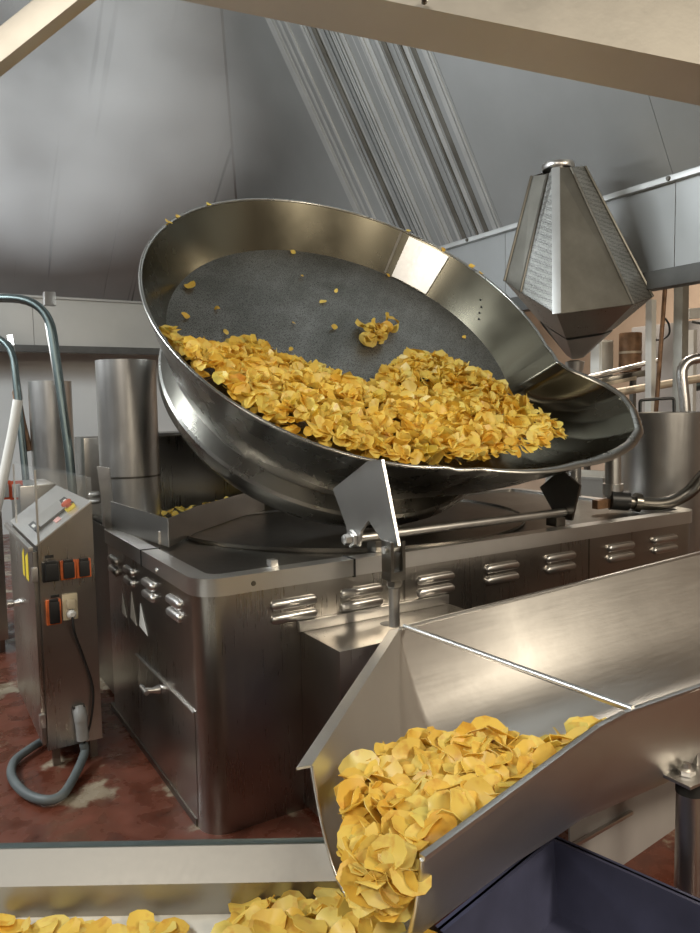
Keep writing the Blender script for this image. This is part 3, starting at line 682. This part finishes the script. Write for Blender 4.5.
# acrylic guard around the console top
GA = Vector((cx0+0.002, cy0-0.01, 1.305)); GB = Vector((cx1, cy0-0.01, 1.252)); GC = Vector((cx0+0.002, cy1-0.15, 1.29))
plate('acrylic_pane', [GA, GB, (cx1, cy0-0.01, 1.16), (cx0+0.002, cy0-0.01, 0.995)], 0.006, ACR, con, 'clear acrylic guard pane')
plate('acrylic_pane', [GA, GC, (cx0+0.002, cy1-0.15, 0.995), (cx0+0.002, cy0-0.01, 0.995)], -0.006, ACR, con)
plate('acrylic_pane', [GA, GB, GB+Vector((0, 0.66, -0.012)), GA+Vector((0, 0.66, -0.012))], 0.006, ACR, con)
for p, q in ((GA, (cx0+0.002, cy0-0.01, 0.995)), (GC, (cx0+0.002, cy1-0.15, 0.995))):
    obar('guard_edge', p, q, 0.008, 0.008, ST, con, up=(1, 0, 0), bev=0)
# conduit loop on the floor
cpts = [(cx0+0.137, cy0-0.045, 0.10), (cx0+0.135, cy0-0.06, 0.06), on(74, 777, 2, 0.03), on(62, 795, 2, 0.026), on(45, 800, 2, 0.026), on(25, 793, 2, 0.026), on(12, 777, 2, 0.026), on(14, 762, 2, 0.026), on(28, 750, 2, 0.03), on(45, 740, 2, 0.03), (cx0+0.10, cy0+0.25, 0.04)]
tube('conduit_hose', smoothpath(cpts, 6), 0.019, CONDUIT, con, 12, label='thick grey cable hose looped on the floor')
# second console further back
con2, _ = console(0.30, 0.52, 5.15, 5.9, 0.085, 0.95, 1.10, 'second steel control console behind the pipe rails with red sockets', False)
for i, x in enumerate((0.325, 0.40)):
    p = on((4, 16)[i], 490, 1, 5.15)
    f = box('socket_frame', (p.x-0.04, 5.132, p.z-0.06), (p.x+0.04, 5.15, p.z+0.06), RED, con2, 0.004)
    box('socket_flap', (p.x-0.025, 5.115, p.z-0.045), (p.x+0.025, 5.133, p.z+0.04), GREYPL, f, 0.005)
# ------------------------------------------------------------------ second fryer behind
fr2 = thing('kettle_fryer', (2.2, 5.9, 0), 'second steel fryer with its own flue standing behind the splash box', 'fryer')
loop_solid('body', rrect(0.86, 3.70, 5.0, 6.5, 0.10), 0.02, 0.88, ST_BODY, fr2)
loop_solid('rim_cap', rrect(0.85, 3.71, 4.99, 6.51, 0.11), 0.88, 0.95, ST_RIM, fr2)
flue((1.0, 6.08), 0.951, 1.775, 0.156, fr2)
tube('flue_elbow', smoothpath([(0.83, 6.1, 1.25), (0.80, 6.15, 1.45), (0.79, 6.25, 1.62), (0.80, 6.4, 1.70)]), 0.03, BROWN, fr2, 10)
box('burner_box', (0.62, 5.05, 0.62), (0.84, 5.5, 1.08), ST_BODY, fr2, 0.01)
# ------------------------------------------------------------------ pipe rails on the left
def rail(px, D, r, label, extra):
    t_ = thing('pipe_rail', (0, 0, 0), label, 'pipe')
    pts = [atD(x, y, D) for x, y in px]
    bot = pts[-1].copy(); foot = Vector((bot.x, bot.y, 0.0))
    t_.location = foot; WL[t_.name] = foot
    tube('rail_tube', fillet(pts+[foot], 0.22, 8), r, GALV, t_, 14)
    if extra: obar('flat_bar', atD(extra[0][0], extra[0][1], D+0.06), atD(extra[1][0], extra[1][1], D+0.06), 0.045, 0.01, ST_RIM, t_, up=-FW)
    return t_
bp1 = rail([(-60, 297), (48, 299), (72, 475)], 4.4, 0.026, 'thick grey bent pipe rail rising behind the control console', ((48, 318), (66, 430)))
p = atD(49, 299, 4.46); box('corner_bracket', p-Vector((0.03, 0.03, 0.04)), p+Vector((0.035, 0.03, 0.04)), ST_RIM, bp1, 0.004)
bp2 = rail([(-40, 330), (12, 339), (27, 490)], 5.6, 0.026, 'thinner looking bent pipe rail by the second console', ((10, 335), (20, 400)))
wp = thing('white_pipe', atD(-8, 530, 4.0), 'slanting white plastic pipe next to the pipe rails', 'pipe')
tube('pipe', smoothpath([atD(18, 400, 4.0), atD(13, 430, 4.0), atD(3, 480, 4.0), atD(-12, 560, 4.0), Vector((atD(-12, 560, 4.0).x-0.05, atD(-12, 560, 4.0).y, 0.02))], 5), 0.026, WHITE, wp, 12)
# ------------------------------------------------------------------ perforated hopper
HC = Vector((3.63, 3.25, 0)); HB_, HT_ = 1.99, 2.98
hop = thing('perforated_hopper', (HC.x, HC.y, FT-0.012), 'pointed eight-sided hopper of perforated steel behind the pan spout', 'hopper')
base = [((505, 281), 4.62), ((521, 292), 4.50), ((557, 314), 4.26), ((633, 304), 4.50), ((652, 297), 4.64), ((612, 292), 4.95), ((545, 290), 5.0)]
topv = [((532, 176), 4.60), ((548, 174), 4.52), ((556, 168), 4.46), ((570, 167), 4.52), ((584, 166), 4.60), ((572, 168), 4.72), ((545, 172), 4.72)]
HBs = [atD(*p, d) for p, d in base]; HTs = [atD(*p, d) for p, d in topv]; nf = len(base)
hc_ = sum(HBs, Vector())/nf; tip = Vector((hc_.x, hc_.y, 1.78))
fm = [PERF, PERF, PERF, PERF, PERF, ST_GRIME, PERF]
fm = [ST_GRIME, PERF, ST_GRIME, PERF, ST_GRIME, ST_GRIME, ST_GRIME]
fm[1] = PERF; fm[2] = ST_GRIME
for k in range(nf):
    j = (k+1) % nf
    plate('facet', [HBs[k], HBs[j], HTs[j], HTs[k]], -0.005, fm[k], hop)
    c_ = (HBs[k]-hc_); c_.z = 0
    obar('corner_strip', HBs[k]+c_*0.012, HTs[k]+c_*0.012, 0.05 if k == 2 else 0.018, 0.012, ST_RIB if k == 2 else ST_GRIME, hop, up=c_)
    m0, m1 = tip.lerp(HBs[k], 0.52), tip.lerp(HBs[j], 0.52); dz = Vector((0, 0, 0.004))
    plate('lower_facet', [HBs[k]-dz, HBs[j]-dz, m1+dz*2, m0+dz*2], 0.005, ST_BODY, hop)  # browner steel carries the lower cone's warm reflection in its colour
    n0, n1 = tip.lerp(HBs[k], 0.12), tip.lerp(HBs[j], 0.12)
    plate('cone_facet', [m0-c_*0.03-dz, m1-c_*0.03-dz, n1, n0], 0.005, ST, hop)
ht_ = sum(HTs, Vector())/nf; HT_ = ht_.z
lathe('top_flange', [(0.05, HT_-0.05), (0.05, HT_), (0.095, HT_), (0.10, HT_+0.008), (0.10, HT_+0.03), (0.095, HT_+0.038), (0.02, HT_+0.038)], (ht_.x, ht_.y, 0), ST_RIM, hop, 20)
lathe('outlet', [(0.05, 1.74), (0.06, 1.80), (0.03, 1.81)], (hc_.x, hc_.y, 0), ST, hop, 20)
tube('stand_pipe', [(hc_.x, hc_.y, FT-0.011), (hc_.x, hc_.y, 1.745)], 0.045, ST, hop, 16)
# ------------------------------------------------------------------ right side: tank and pipework
TC = Vector((4.09, 2.95, 0)); TR = 0.26
tank = thing('oil_tank', (TC.x, TC.y, 0), 'upright round steel tank beyond the fryer end', 'tank')
lathe('tank_shell', [(TR, 0.0), (TR, 1.475), (TR-0.01, 1.475), (TR-0.01, 1.2), (0.01, 1.199)], (TC.x, TC.y, 0), ST, tank, 48)
tube('handle_bar', fillet([atD(640, 412, 4.55), atD(640, 400, 4.55), atD(674, 398, 4.55), atD(674, 412, 4.55)], 0.02, 4), 0.010, BLACK, tank, 8)
fp = thing('filter_pipe', on(650, 503, 1, 2.62), 'dark curved oil pipe with valve lying on the fryer deck', 'pipe')
D0 = 4.05
tube('pipe', smoothpath([atD(618, 500, D0), atD(636, 503, D0), atD(665, 503, D0-0.02), atD(688, 493, D0-0.05), atD(706, 474, D0-0.1), atD(730, 455, D0-0.15)], 6), 0.036, ST_DARK, fp, 14)
vx = atD(616, 499, D0)
tube('pipe_flange', [atD(634, 502, D0), atD(640, 503, D0)], 0.052, ST_DARK, fp, 14)
tube('valve_body', [atD(610, 500, D0), atD(628, 501, D0)], 0.055, BLACK, fp, 10)
tube('standing_pipe', [atD(613, 497, D0+0.03), atD(613, 420, D0+0.03)], 0.043, ST, fp, 14)
lathe('standing_collar', [(0.055, -0.03), (0.055, 0.03)], atD(613, 489, D0+0.03), ST_RIM, fp, 14)
box('valve_lever', atD(606, 506, D0)-Vector((0.09, 0.02, 0.01)), atD(606, 506, D0)+Vector((0.02, 0.02, 0.04)), BROWN, fp, 0.006)
sp = thing('steam_pipe', atD(683, 412, 4.7), 'bright bent steam pipe rising over the tank', 'pipe')
tube('pipe', fillet([Vector((atD(687, 412, 4.9).x, atD(687, 412, 4.9).y, 0.0)), atD(686, 412, 4.9), atD(680, 360, 4.9), atD(740, 355, 4.9)], 0.12, 6), 0.034, ST_RIM, sp, 14)
def post(px0, px1, D, w, mat, name, label, cat='post', round_=False):
    a, c = atD(*px0, D), atD(*px1, D)
    t_ = thing(name, (c.x, c.y, 0), label, cat)
    bot = Vector((c.x, c.y, 0))
    if round_: tube('shaft', [a, c, bot], w/2, mat, t_, 12)
    else: obar('shaft', a, bot, w, w, mat, t_, up=(1, 0, 0))
    box('foot_plate', bot+Vector((-w, -w, 0)), bot+Vector((w, w, 0.012)), mat, t_, 0.002)
    return t_
post((651, 300), (652, 420), 5.6, 0.055, WHITE, 'steel_post', 'slim white post among the pipework')
post((667, 262), (655, 425), 5.2, 0.030, BROWN, 'leaning_pipe', 'leaning rusty brown pipe between the posts', 'pipe', True)
post((682, 255), (680, 420), 5.5, 0.075, GREYPOST, 'steel_post', 'grey steel post carrying the hood gutter')
post((693, 330), (692, 420), 6.4, 0.05, WHITE, 'steel_post', 'thin pale post behind the bent steam pipe')
def rackbar(name, p0, D0_, p1, D1_, r, mat, label, cat='pipe'):
    a, c = atD(*p0, D0_), atD(*p1, D1_); t_ = thing(name, (a+c)/2, label, cat)
    tube('bar', [a, c], r, mat, t_, 12); return t_
rackbar('cross_pipe', (590, 397), 5.9, (720, 375), 5.9, 0.032, TAN, 'tan pipe running level across the posts')
rackbar('cross_pipe', (675, 390), 6.6, (740, 376), 6.6, 0.05, GALV, 'grey pipe crossing behind the grey post')
rackbar('cross_pipe', (585, 378), 6.2, (660, 360), 6.2, 0.02, ST_RIM, 'thin bright pipe above the tan pipe')
rk = thing('pipe_shelf', atD(615, 380, 6.4), 'dark steel shelf holding fittings beside the hopper', 'shelf')
obar('shelf_board', atD(585, 384, 6.4), atD(636, 374, 6.4), 0.4, 0.05, ST_DARK, rk)
obar('shelf_edge', atD(585, 388, 6.17), atD(636, 378, 6.17), 0.03, 0.03, TAN, rk)
for x in (588, 633):
    p = atD(x, 380, 6.4); box('shelf_leg', (p.x-0.02, p.y-0.02, 0), (p.x+0.02, p.y+0.02, p.z), ST_DARK, rk, 0)
cyl = thing('brown_drum', atD(640, 366, 6.5), 'brown rusty drum on the pipe shelf', 'drum')
p = atD(630, 372, 6.46); p.z = atD(628, 375.6, 6.4).z+0.03
lathe('shell', [(0.09, 0), (0.095, 0.01), (0.095, 0.33), (0.09, 0.34)], p, BROWN, cyl, 24)
lathe('band', [(0.099, 0.16), (0.099, 0.18)], p, TAN, cyl, 24)
gb = thing('junction_box', atD(624, 350, 6.5), 'pale grey junction box by the hopper', 'box')
p = atD(602, 348, 6.46); p.z = atD(602, 380.6, 6.4).z+0.202; box('case', p-Vector((0.09, 0.05, 0.17)), p+Vector((0.09, 0.05, 0.15)), WHITE, gb, 0.008)
box('cover', p-Vector((0.075, 0.06, 0.155)), p+Vector((0.075, -0.045, 0.135)), WHITE, gb, 0.006)
# far racking and tub
p0, p1 = atD(630, 283, 7.4), atD(760, 262, 7.4)
fb = thing('roof_beam', (p0+p1)/2, 'pale beige beam along the far wall', 'beam'); obar('web', p0, p1, 0.12, 0.16, TAN, fb)
obar('flange', p0+Vector((0, 0, -0.09)), p1+Vector((0, 0, -0.09)), 0.18, 0.02, WHITE, fb)
ls = thing('pale_panel', atD(700, 315, 6.9), 'bright white panel edge beyond the grey post', 'panel')
obar('sheet', atD(688, 314, 6.5), atD(760, 308, 6.5), 0.05, 0.09, WHITE, ls); obar('hanger', atD(692, 322, 6.5), atD(740, 330, 6.5), 0.02, 0.02, BLACK, ls)
tb = bin_('bright_patch_tub', atD(590, 487, 5.9)[:2], 0.5, 0.5, 0.98, WHITE, 'white tub standing in for the bright patch under the pan spout', 'tote', 0.2, 0.95)  # made-up tub in place of a bright white patch
wl = thing('hanging_cable', atD(668, 320, 5.6), 'thin dark cable loop hanging by the white post', 'cable')
tube('loop', smoothpath([atD(665, 318, 5.6), atD(669, 325, 5.6), atD(669, 334, 5.6), atD(663, 339, 5.6), atD(656, 340, 5.6)], 6), 0.008, BLACK, wl, 8)
mw = thing('machine_cabinet', (7.2, 3.9, 0), 'grey machine cabinet beyond the pipework', 'cabinet')
box('cabinet', (6.9, 2.4, 0), (7.5, 5.4, 2.35), GREYCAB, mw, 0.02); box('door', (6.885, 2.6, 0.2), (6.9, 3.5, 2.2), GREYCAB, mw, 0.004); box('vent_panel', (6.885, 3.7, 0.9), (6.9, 4.5, 1.6), ST_DARK, mw, 0.004)
# drip tray under the chute
p = [atD(570, 880, 2.3), atD(570, 795, 2.3), atD(690, 775, 2.75), atD(690, 850, 2.75)]
plate('back_sheet', p, 0.006, GREYCAB, tr_)
obar('tray_edge', atD(573, 846, 2.28), atD(632, 812, 2.5), 0.012, 0.012, ST_RIM, tr_)
lb = thing('floor_beam', cv(0.25, 1.55, 0), 'low dark steel frame by the end of the conveyor', 'frame')
obar('rail', cv(0.14, 1.62, 0.33), cv(0.36, 1.30, 0.33), 0.05, 0.05, ST_DARK, lb); obar('foot', cv(0.36, 1.30, 0.305), cv(0.36, 1.30, 0.0), 0.05, 0.05, ST_DARK, lb, up=(1, 0, 0)); obar('foot', cv(0.14, 1.62, 0.305), cv(0.14, 1.62, 0.0), 0.05, 0.05, ST_DARK, lb, up=(1, 0, 0))
# ------------------------------------------------------------------ chips
random.seed(11)
def chipgeo(R, rings=3, seg=11, kind=0):
    vs = [Vector((0, 0, 0))]; fs = []
    cx, cy = random.uniform(-1, 1)*0.32, random.uniform(-1, 1)*0.32; tw = random.uniform(-0.3, 0.3); p1, p2 = random.uniform(0, 6), random.uniform(0, 6)
    el = random.uniform(0.78, 1.0); fold = random.uniform(0.1, 0.55) if kind else 0
    for r in range(1, rings+1):
        for k in range(seg):
            a = 2*pi*k/seg; q = r/rings; rr = R*q*(1+q*(0.07*sin(2*a+p1)+0.05*sin(3*a+p2)))
            x, y = rr*cos(a), rr*sin(a)*el; X, Y = x/R, y/R
            z = R*(cx*X*X+cy*Y*Y+tw*X*Y+q*q*0.10*sin(3*a+p1)+fold*max(0, X-0.1)**1.3)
            vs.append(Vector((x, y, z)))
    for k in range(seg): fs.append((0, 1+k, 1+(k+1) % seg))
    for r in range(rings-1):
        for k in range(seg):
            a, b_ = 1+r*seg+k, 1+r*seg+(k+1) % seg; fs.append((a, a+seg, b_+seg, b_))
    return vs, fs
def chipmesh(R, kind):
    vs, fs = chipgeo(R, 3, 11, kind); n = len(vs); th_ = 0.0014
    seg = 11; last = n-seg
    vv = vs+[v+Vector((0, 0, th_)) for v in vs]
    ff = [f[::-1] for f in fs]+[tuple(n+i for i in f) for f in fs]+[(last+k, last+(k+1) % seg, n+last+(k+1) % seg, n+last+k) for k in range(seg)]
    me = bpy.data.meshes.new('potato_chip'); me.from_pydata(vv, [], ff); me.materials.append(CHIP)
    for p in me.polygons: p.use_smooth = True
    me.set_sharp_from_angle(angle=radians(60)); return me
CM = [chipmesh(0.034+0.010*random.random(), i % 3 == 0) for i in range(10)]
def rotm(nrm, tilt):
    a = random.uniform(0, 2*pi); t = tilt*sqrt(random.random())
    q = Vector((0, 0, 1)).rotation_difference(Vector(nrm).normalized()).to_matrix()
    return q @ Matrix.Rotation(a, 3, 'Z') @ Matrix.Rotation(t, 3, 'X') @ Matrix.Rotation(random.uniform(0, 6.28), 3, 'Z')
def chip(p, nrm, tilt, label, group, s=1.0):
    o = bpy.data.objects.new('potato_chip', random.choice(CM)); COL.objects.link(o)
    Mx = rotm(nrm, tilt).to_4x4() @ Matrix.Diagonal((s, s, s, 1)); Mx.translation = p; o.matrix_world = Mx
    return tag(o, label, 'chip', group)
def inpoly(x, y, P):
    c = False; j = len(P)-1
    for i in range(len(P)):
        if (P[i][1] > y) != (P[j][1] > y) and x < (P[j][0]-P[i][0])*(y-P[i][1])/(P[j][1]-P[i][1])+P[i][0]: c = not c
        j = i
    return c
SV, SF = [], []
def stuff(p, nrm, tilt, R):
    vs, fs = chipgeo(R, 2, 9, random.random() < 0.4); Rm = rotm(nrm, tilt); o = len(SV)
    SV.extend(p+Rm @ v for v in vs); SF.extend(tuple(o+i for i in f) for f in fs)
# heap in the pan
bnd = [(-1.0, -0.10), (-0.97, -0.06), (-0.78, -0.02), (-0.60, -0.03), (-0.38, -0.13), (-0.22, -0.27), (-0.08, -0.36), (0.02, -0.33), (0.15, -0.20), (0.33, -0.075), (0.47, -0.09), (0.58, -0.20), (0.66, -0.36), (0.70, -0.55), (0.71, -0.75), (0.71, -0.92)]
def bound(a):
    for (x0, y0), (x1, y1) in zip(bnd, bnd[1:]):
        if x0 <= a <= x1: return y0+(y1-y0)*(a-x0)/(x1-x0)
    return -2
cnt = 0
while cnt < 1500:
    a, b_ = random.uniform(-1.0, 0.88), random.uniform(-1.08, 0.0)
    r = sqrt(a*a+b_*b_); B = bound(a); dg = math.degrees(atan2(b_, a)); RR = rimr(dg)
    if b_ > B or r > (PR-0.046+0.5*(RR-PR)): continue
    fr_ = -sqrt(max(0, (PR-0.085)**2-a*a)); t = (B-b_)/max(0.05, B-fr_)
    top = FLH+0.03+0.20*min(1, t)**0.55+0.02*sin(9*a)*cos(8*b_)
    wall = FLH*(1-min(1, max(0, (r-FLR)/(PR-FLR))))+0.01
    h = top-random.choice((0, 0, 0.02, 0.04, 0.07))*random.random()-0.0
    if h < wall+0.015: h = wall+0.03
    if h > 0.02: h = 0.02*random.random()
    stuff(pan(a, b_, h), (PN*0.75+Vector((0, 0, 0.5))), radians(62 if r < PR-0.08 else 40), random.uniform(0.034, 0.050)*(1 if r < PR-0.08 else 0.72)); cnt += 1
# heap in the chute (pixel outline of the heap on a nearly level heap surface)
hn = Vector((-0.06, 0.05, 1)).normalized(); h0 = Vector((0.9, 1.15, 0.655))
poly = [(350, 805), (352, 780), (362, 762), (388, 752), (420, 742), (452, 733), (492, 732), (512, 738), (540, 742), (565, 732), (590, 716), (597, 726), (560, 758), (500, 803), (455, 835), (424, 858), (412, 878), (362, 872), (352, 835)]
CL = 'golden potato chip heaped in the mouth of the steel chute'; CG = 'chips heaped in the chute'
pts = []
tries = 0
while len(pts) < 190 and tries < 20000:
    tries += 1
    x, y = random.uniform(335, 600), random.uniform(712, 880)
    if not inpoly(x, y, poly): continue
    if random.random() > ((y-620)/250): continue
    p = onpl(x, y, h0, hn)
    if p.y < 1.093+(p.x-0.808)*0.154+0.078 and p.x > 0.80: continue
    if any((p-q).length < 0.026 for q in pts): continue
    pts.append(p)
for p in pts:
    z = -random.random()*0.02+0.012*sin(14*p.x)*cos(11*p.y)
    chip(p+Vector((0, 0, z)), (0.0, -0.15, 1), radians(50), CL, CG, random.uniform(0.95, 1.3))
for i in range(420):
    while True:
        x, y = random.uniform(335, 600), random.uniform(716, 880)
        if inpoly(x, y, poly): break
    p = onpl(x, y, h0-Vector((0, 0, 0.02)), hn)
    if p.y < 1.093+(p.x-0.808)*0.154+0.11 and p.x > 0.78: continue
    stuff(p-Vector((0, 0, random.random()*0.05)), (0, 0, 1), radians(45), random.uniform(0.032, 0.042))
# spill over the lip
for i in range(30):
    x, y = random.uniform(358, 402), random.uniform(850, 905)
    D = 1.46+random.uniform(-0.02, 0.03)+0.0006*(420-x)
    chip(atD(x, y, D-0.0012*(y-850)), Vector((-0.15, -0.35, 0.9)), radians(55), 'golden potato chip tumbling off the chute lip', 'chips falling from the chute')
for i in range(140):
    x, y = random.uniform(358, 402), random.uniform(855, 905); stuff(atD(x, y, 1.51-0.0010*(y-850)+random.random()*0.05), Vector((-0.15, -0.3, 0.9)), radians(55), 0.036)
# heap on the belt
def beltheap(s, D): # height of heap above the belt
    e = max(0, 1-((s-0.0)/0.30)**2) if s < 0 else max(0, 1-((s)/0.16)**2)
    return 0.085*sqrt(e)*max(0.15, 1-abs(D-1.50)/0.25) if e > 0 else 0
BL = 'golden potato chip in the heap on the white belt'; k = 0; pts = []; tries = 0
while k < 85 and tries < 9000:
    tries += 1
    s, D = random.uniform(-0.33, 0.15), random.uniform(1.28, 1.665)
    h = beltheap(s, D)
    if h <= 0.0: continue
    p = cv(s, D, BZ+0.012+h)
    if any((p-q).length < 0.03 for q in pts): continue
    pts.append(p); chip(p+Vector((0, 0, random.random()*0.012)), (0, -0.1, 1), radians(42), BL, 'chips heaped on the belt'); k += 1
for i in range(220):
    s, D = random.uniform(-0.30, 0.14), random.uniform(1.28, 1.65); h = beltheap(s, D)
    if h > 0.01: stuff(cv(s, D, BZ+0.012+h*random.random()), (0, 0, 1), radians(35), 0.037)
for x, y in ((3, 924), (10, 930), (20, 933), (42, 930), (52, 926), (62, 933), (88, 928), (97, 930), (72, 935), (140, 928), (158, 931), (172, 934), (148, 936), (30, 937), (118, 938)):
    p = on(x, y, 2, BZ+0.012); chip(p, (0, 0, 1), radians(30), 'stray golden chip lying on the white belt', 'stray chips on the belt')
# clump and stray chips on the pan floor
for i in range(26):
    x, y = random.gauss(376, 9), random.gauss(330, 7.5); q = onpl(x, y, pan(0, 0, FLH+0.03+0.03*random.random()), PN)
    chip(q, PN, radians(70), 'golden chip in the small clump stuck on the mesh floor', 'clump on the mesh floor', 1.0)
for x, y, s in ((185, 316, 0.7), (226, 332, 0.45), (190, 286, 0.8), (334, 327, 0.5), (323, 301, 0.5), (294, 323, 0.3), (291, 349, 0.3), (388, 275, 0.5), (336, 291, 0.35), (379, 263, 0.35), (293, 252, 0.5), (400, 365, 0.4), (217, 308, 0.4), (464, 337, 0.4), (302, 276, 0.35)):
    q = onpl(x, y, pan(0, 0, FLH+0.012), PN); chip(q, PN, radians(25), 'stray golden chip stuck on the mesh floor of the pan', 'stray chips on the mesh floor', s)
for dg, s in ((141, 0.45), (136, 0.4), (122, 0.35), (52, 0.5), (39, 0.55), (28, 0.5), (24, 0.45)):
    q = pan((PR+0.004)*cos(radians(dg)), (PR+0.004)*sin(radians(dg)), 0.014); chip(q, PN, radians(20), 'small golden chip fragment stuck to the pan rim', 'chip fragments on the pan rim', s)
for i in range(70):
    x, y = 165+random.random()*75, 0
    s_ = random.random(); q = Vector((1.22, 3.95, 0.965)).lerp(Vector((1.95, 4.25, 0.965)), s_)+Vector((random.uniform(-0.05, 0.05), random.uniform(-0.05, 0.05), random.random()*0.035))
    stuff(q, (0, 0, 1), radians(40), 0.022)
hp_ = raw('potato_chip_heap', SV, SF, CHIP, None, True)
tag(hp_, 'golden potato chips heaped in the tilted pan and packed beneath the top chips elsewhere', 'chips', None, 'stuff')
# ------------------------------------------------------------------ steam
SM, nt, b = newmat('steam'); nt.nodes.remove(b); L = nt.links.new
tc = N(nt, 'ShaderNodeTexCoord'); nz = N(nt, 'ShaderNodeTexNoise'); nz.inputs['Scale'].default_value = 1.5; nz.inputs['Detail'].default_value = 4
L(tc.outputs['Object'], nz.inputs['Vector'])
gr_ = N(nt, 'ShaderNodeTexGradient', gradient_type='SPHERICAL'); mp = N(nt, 'ShaderNodeMapping'); mp.inputs['Scale'].default_value = (2.0, 2.0, 2.0); mp.inputs['Location'].default_value = (-1, -1, -1)
L(tc.outputs['Generated'], mp.inputs[0]); L(mp.outputs[0], gr_.inputs[0])
mr = N(nt, 'ShaderNodeMapRange'); mr.inputs[1].default_value = 0.36; mr.inputs[2].default_value = 0.70; L(nz.outputs[0], mr.inputs[0])
mu = N(nt, 'ShaderNodeMath', operation='MULTIPLY'); L(mr.outputs[0], mu.inputs[0]); L(gr_.outputs[1], mu.inputs[1])
mu2 = N(nt, 'ShaderNodeMath', operation='MULTIPLY'); mu2.inputs[1].default_value = 3.6; L(mu.outputs[0], mu2.inputs[0])
vsn = N(nt, 'ShaderNodeVolumeScatter'); vsn.inputs['Color'].default_value = (0.95, 0.97, 1, 1); L(mu2.outputs[0], vsn.inputs['Density'])
L(vsn.outputs[0], nt.nodes['Material Output'].inputs['Volume'])
stm = lathe('steam_cloud', [(0.05, -1.0), (0.5, -0.87), (0.87, -0.5), (1.0, 0), (0.87, 0.5), (0.5, 0.87), (0.05, 1.0)], (0, 0, 0), SM, None, 24)
stm.scale = (2.4, 2.2, 1.9); stm.location = (1.1, 6.9, 2.7)
tag(stm, 'pale steam drifting up under the hood above the flues', 'steam', None, 'stuff')
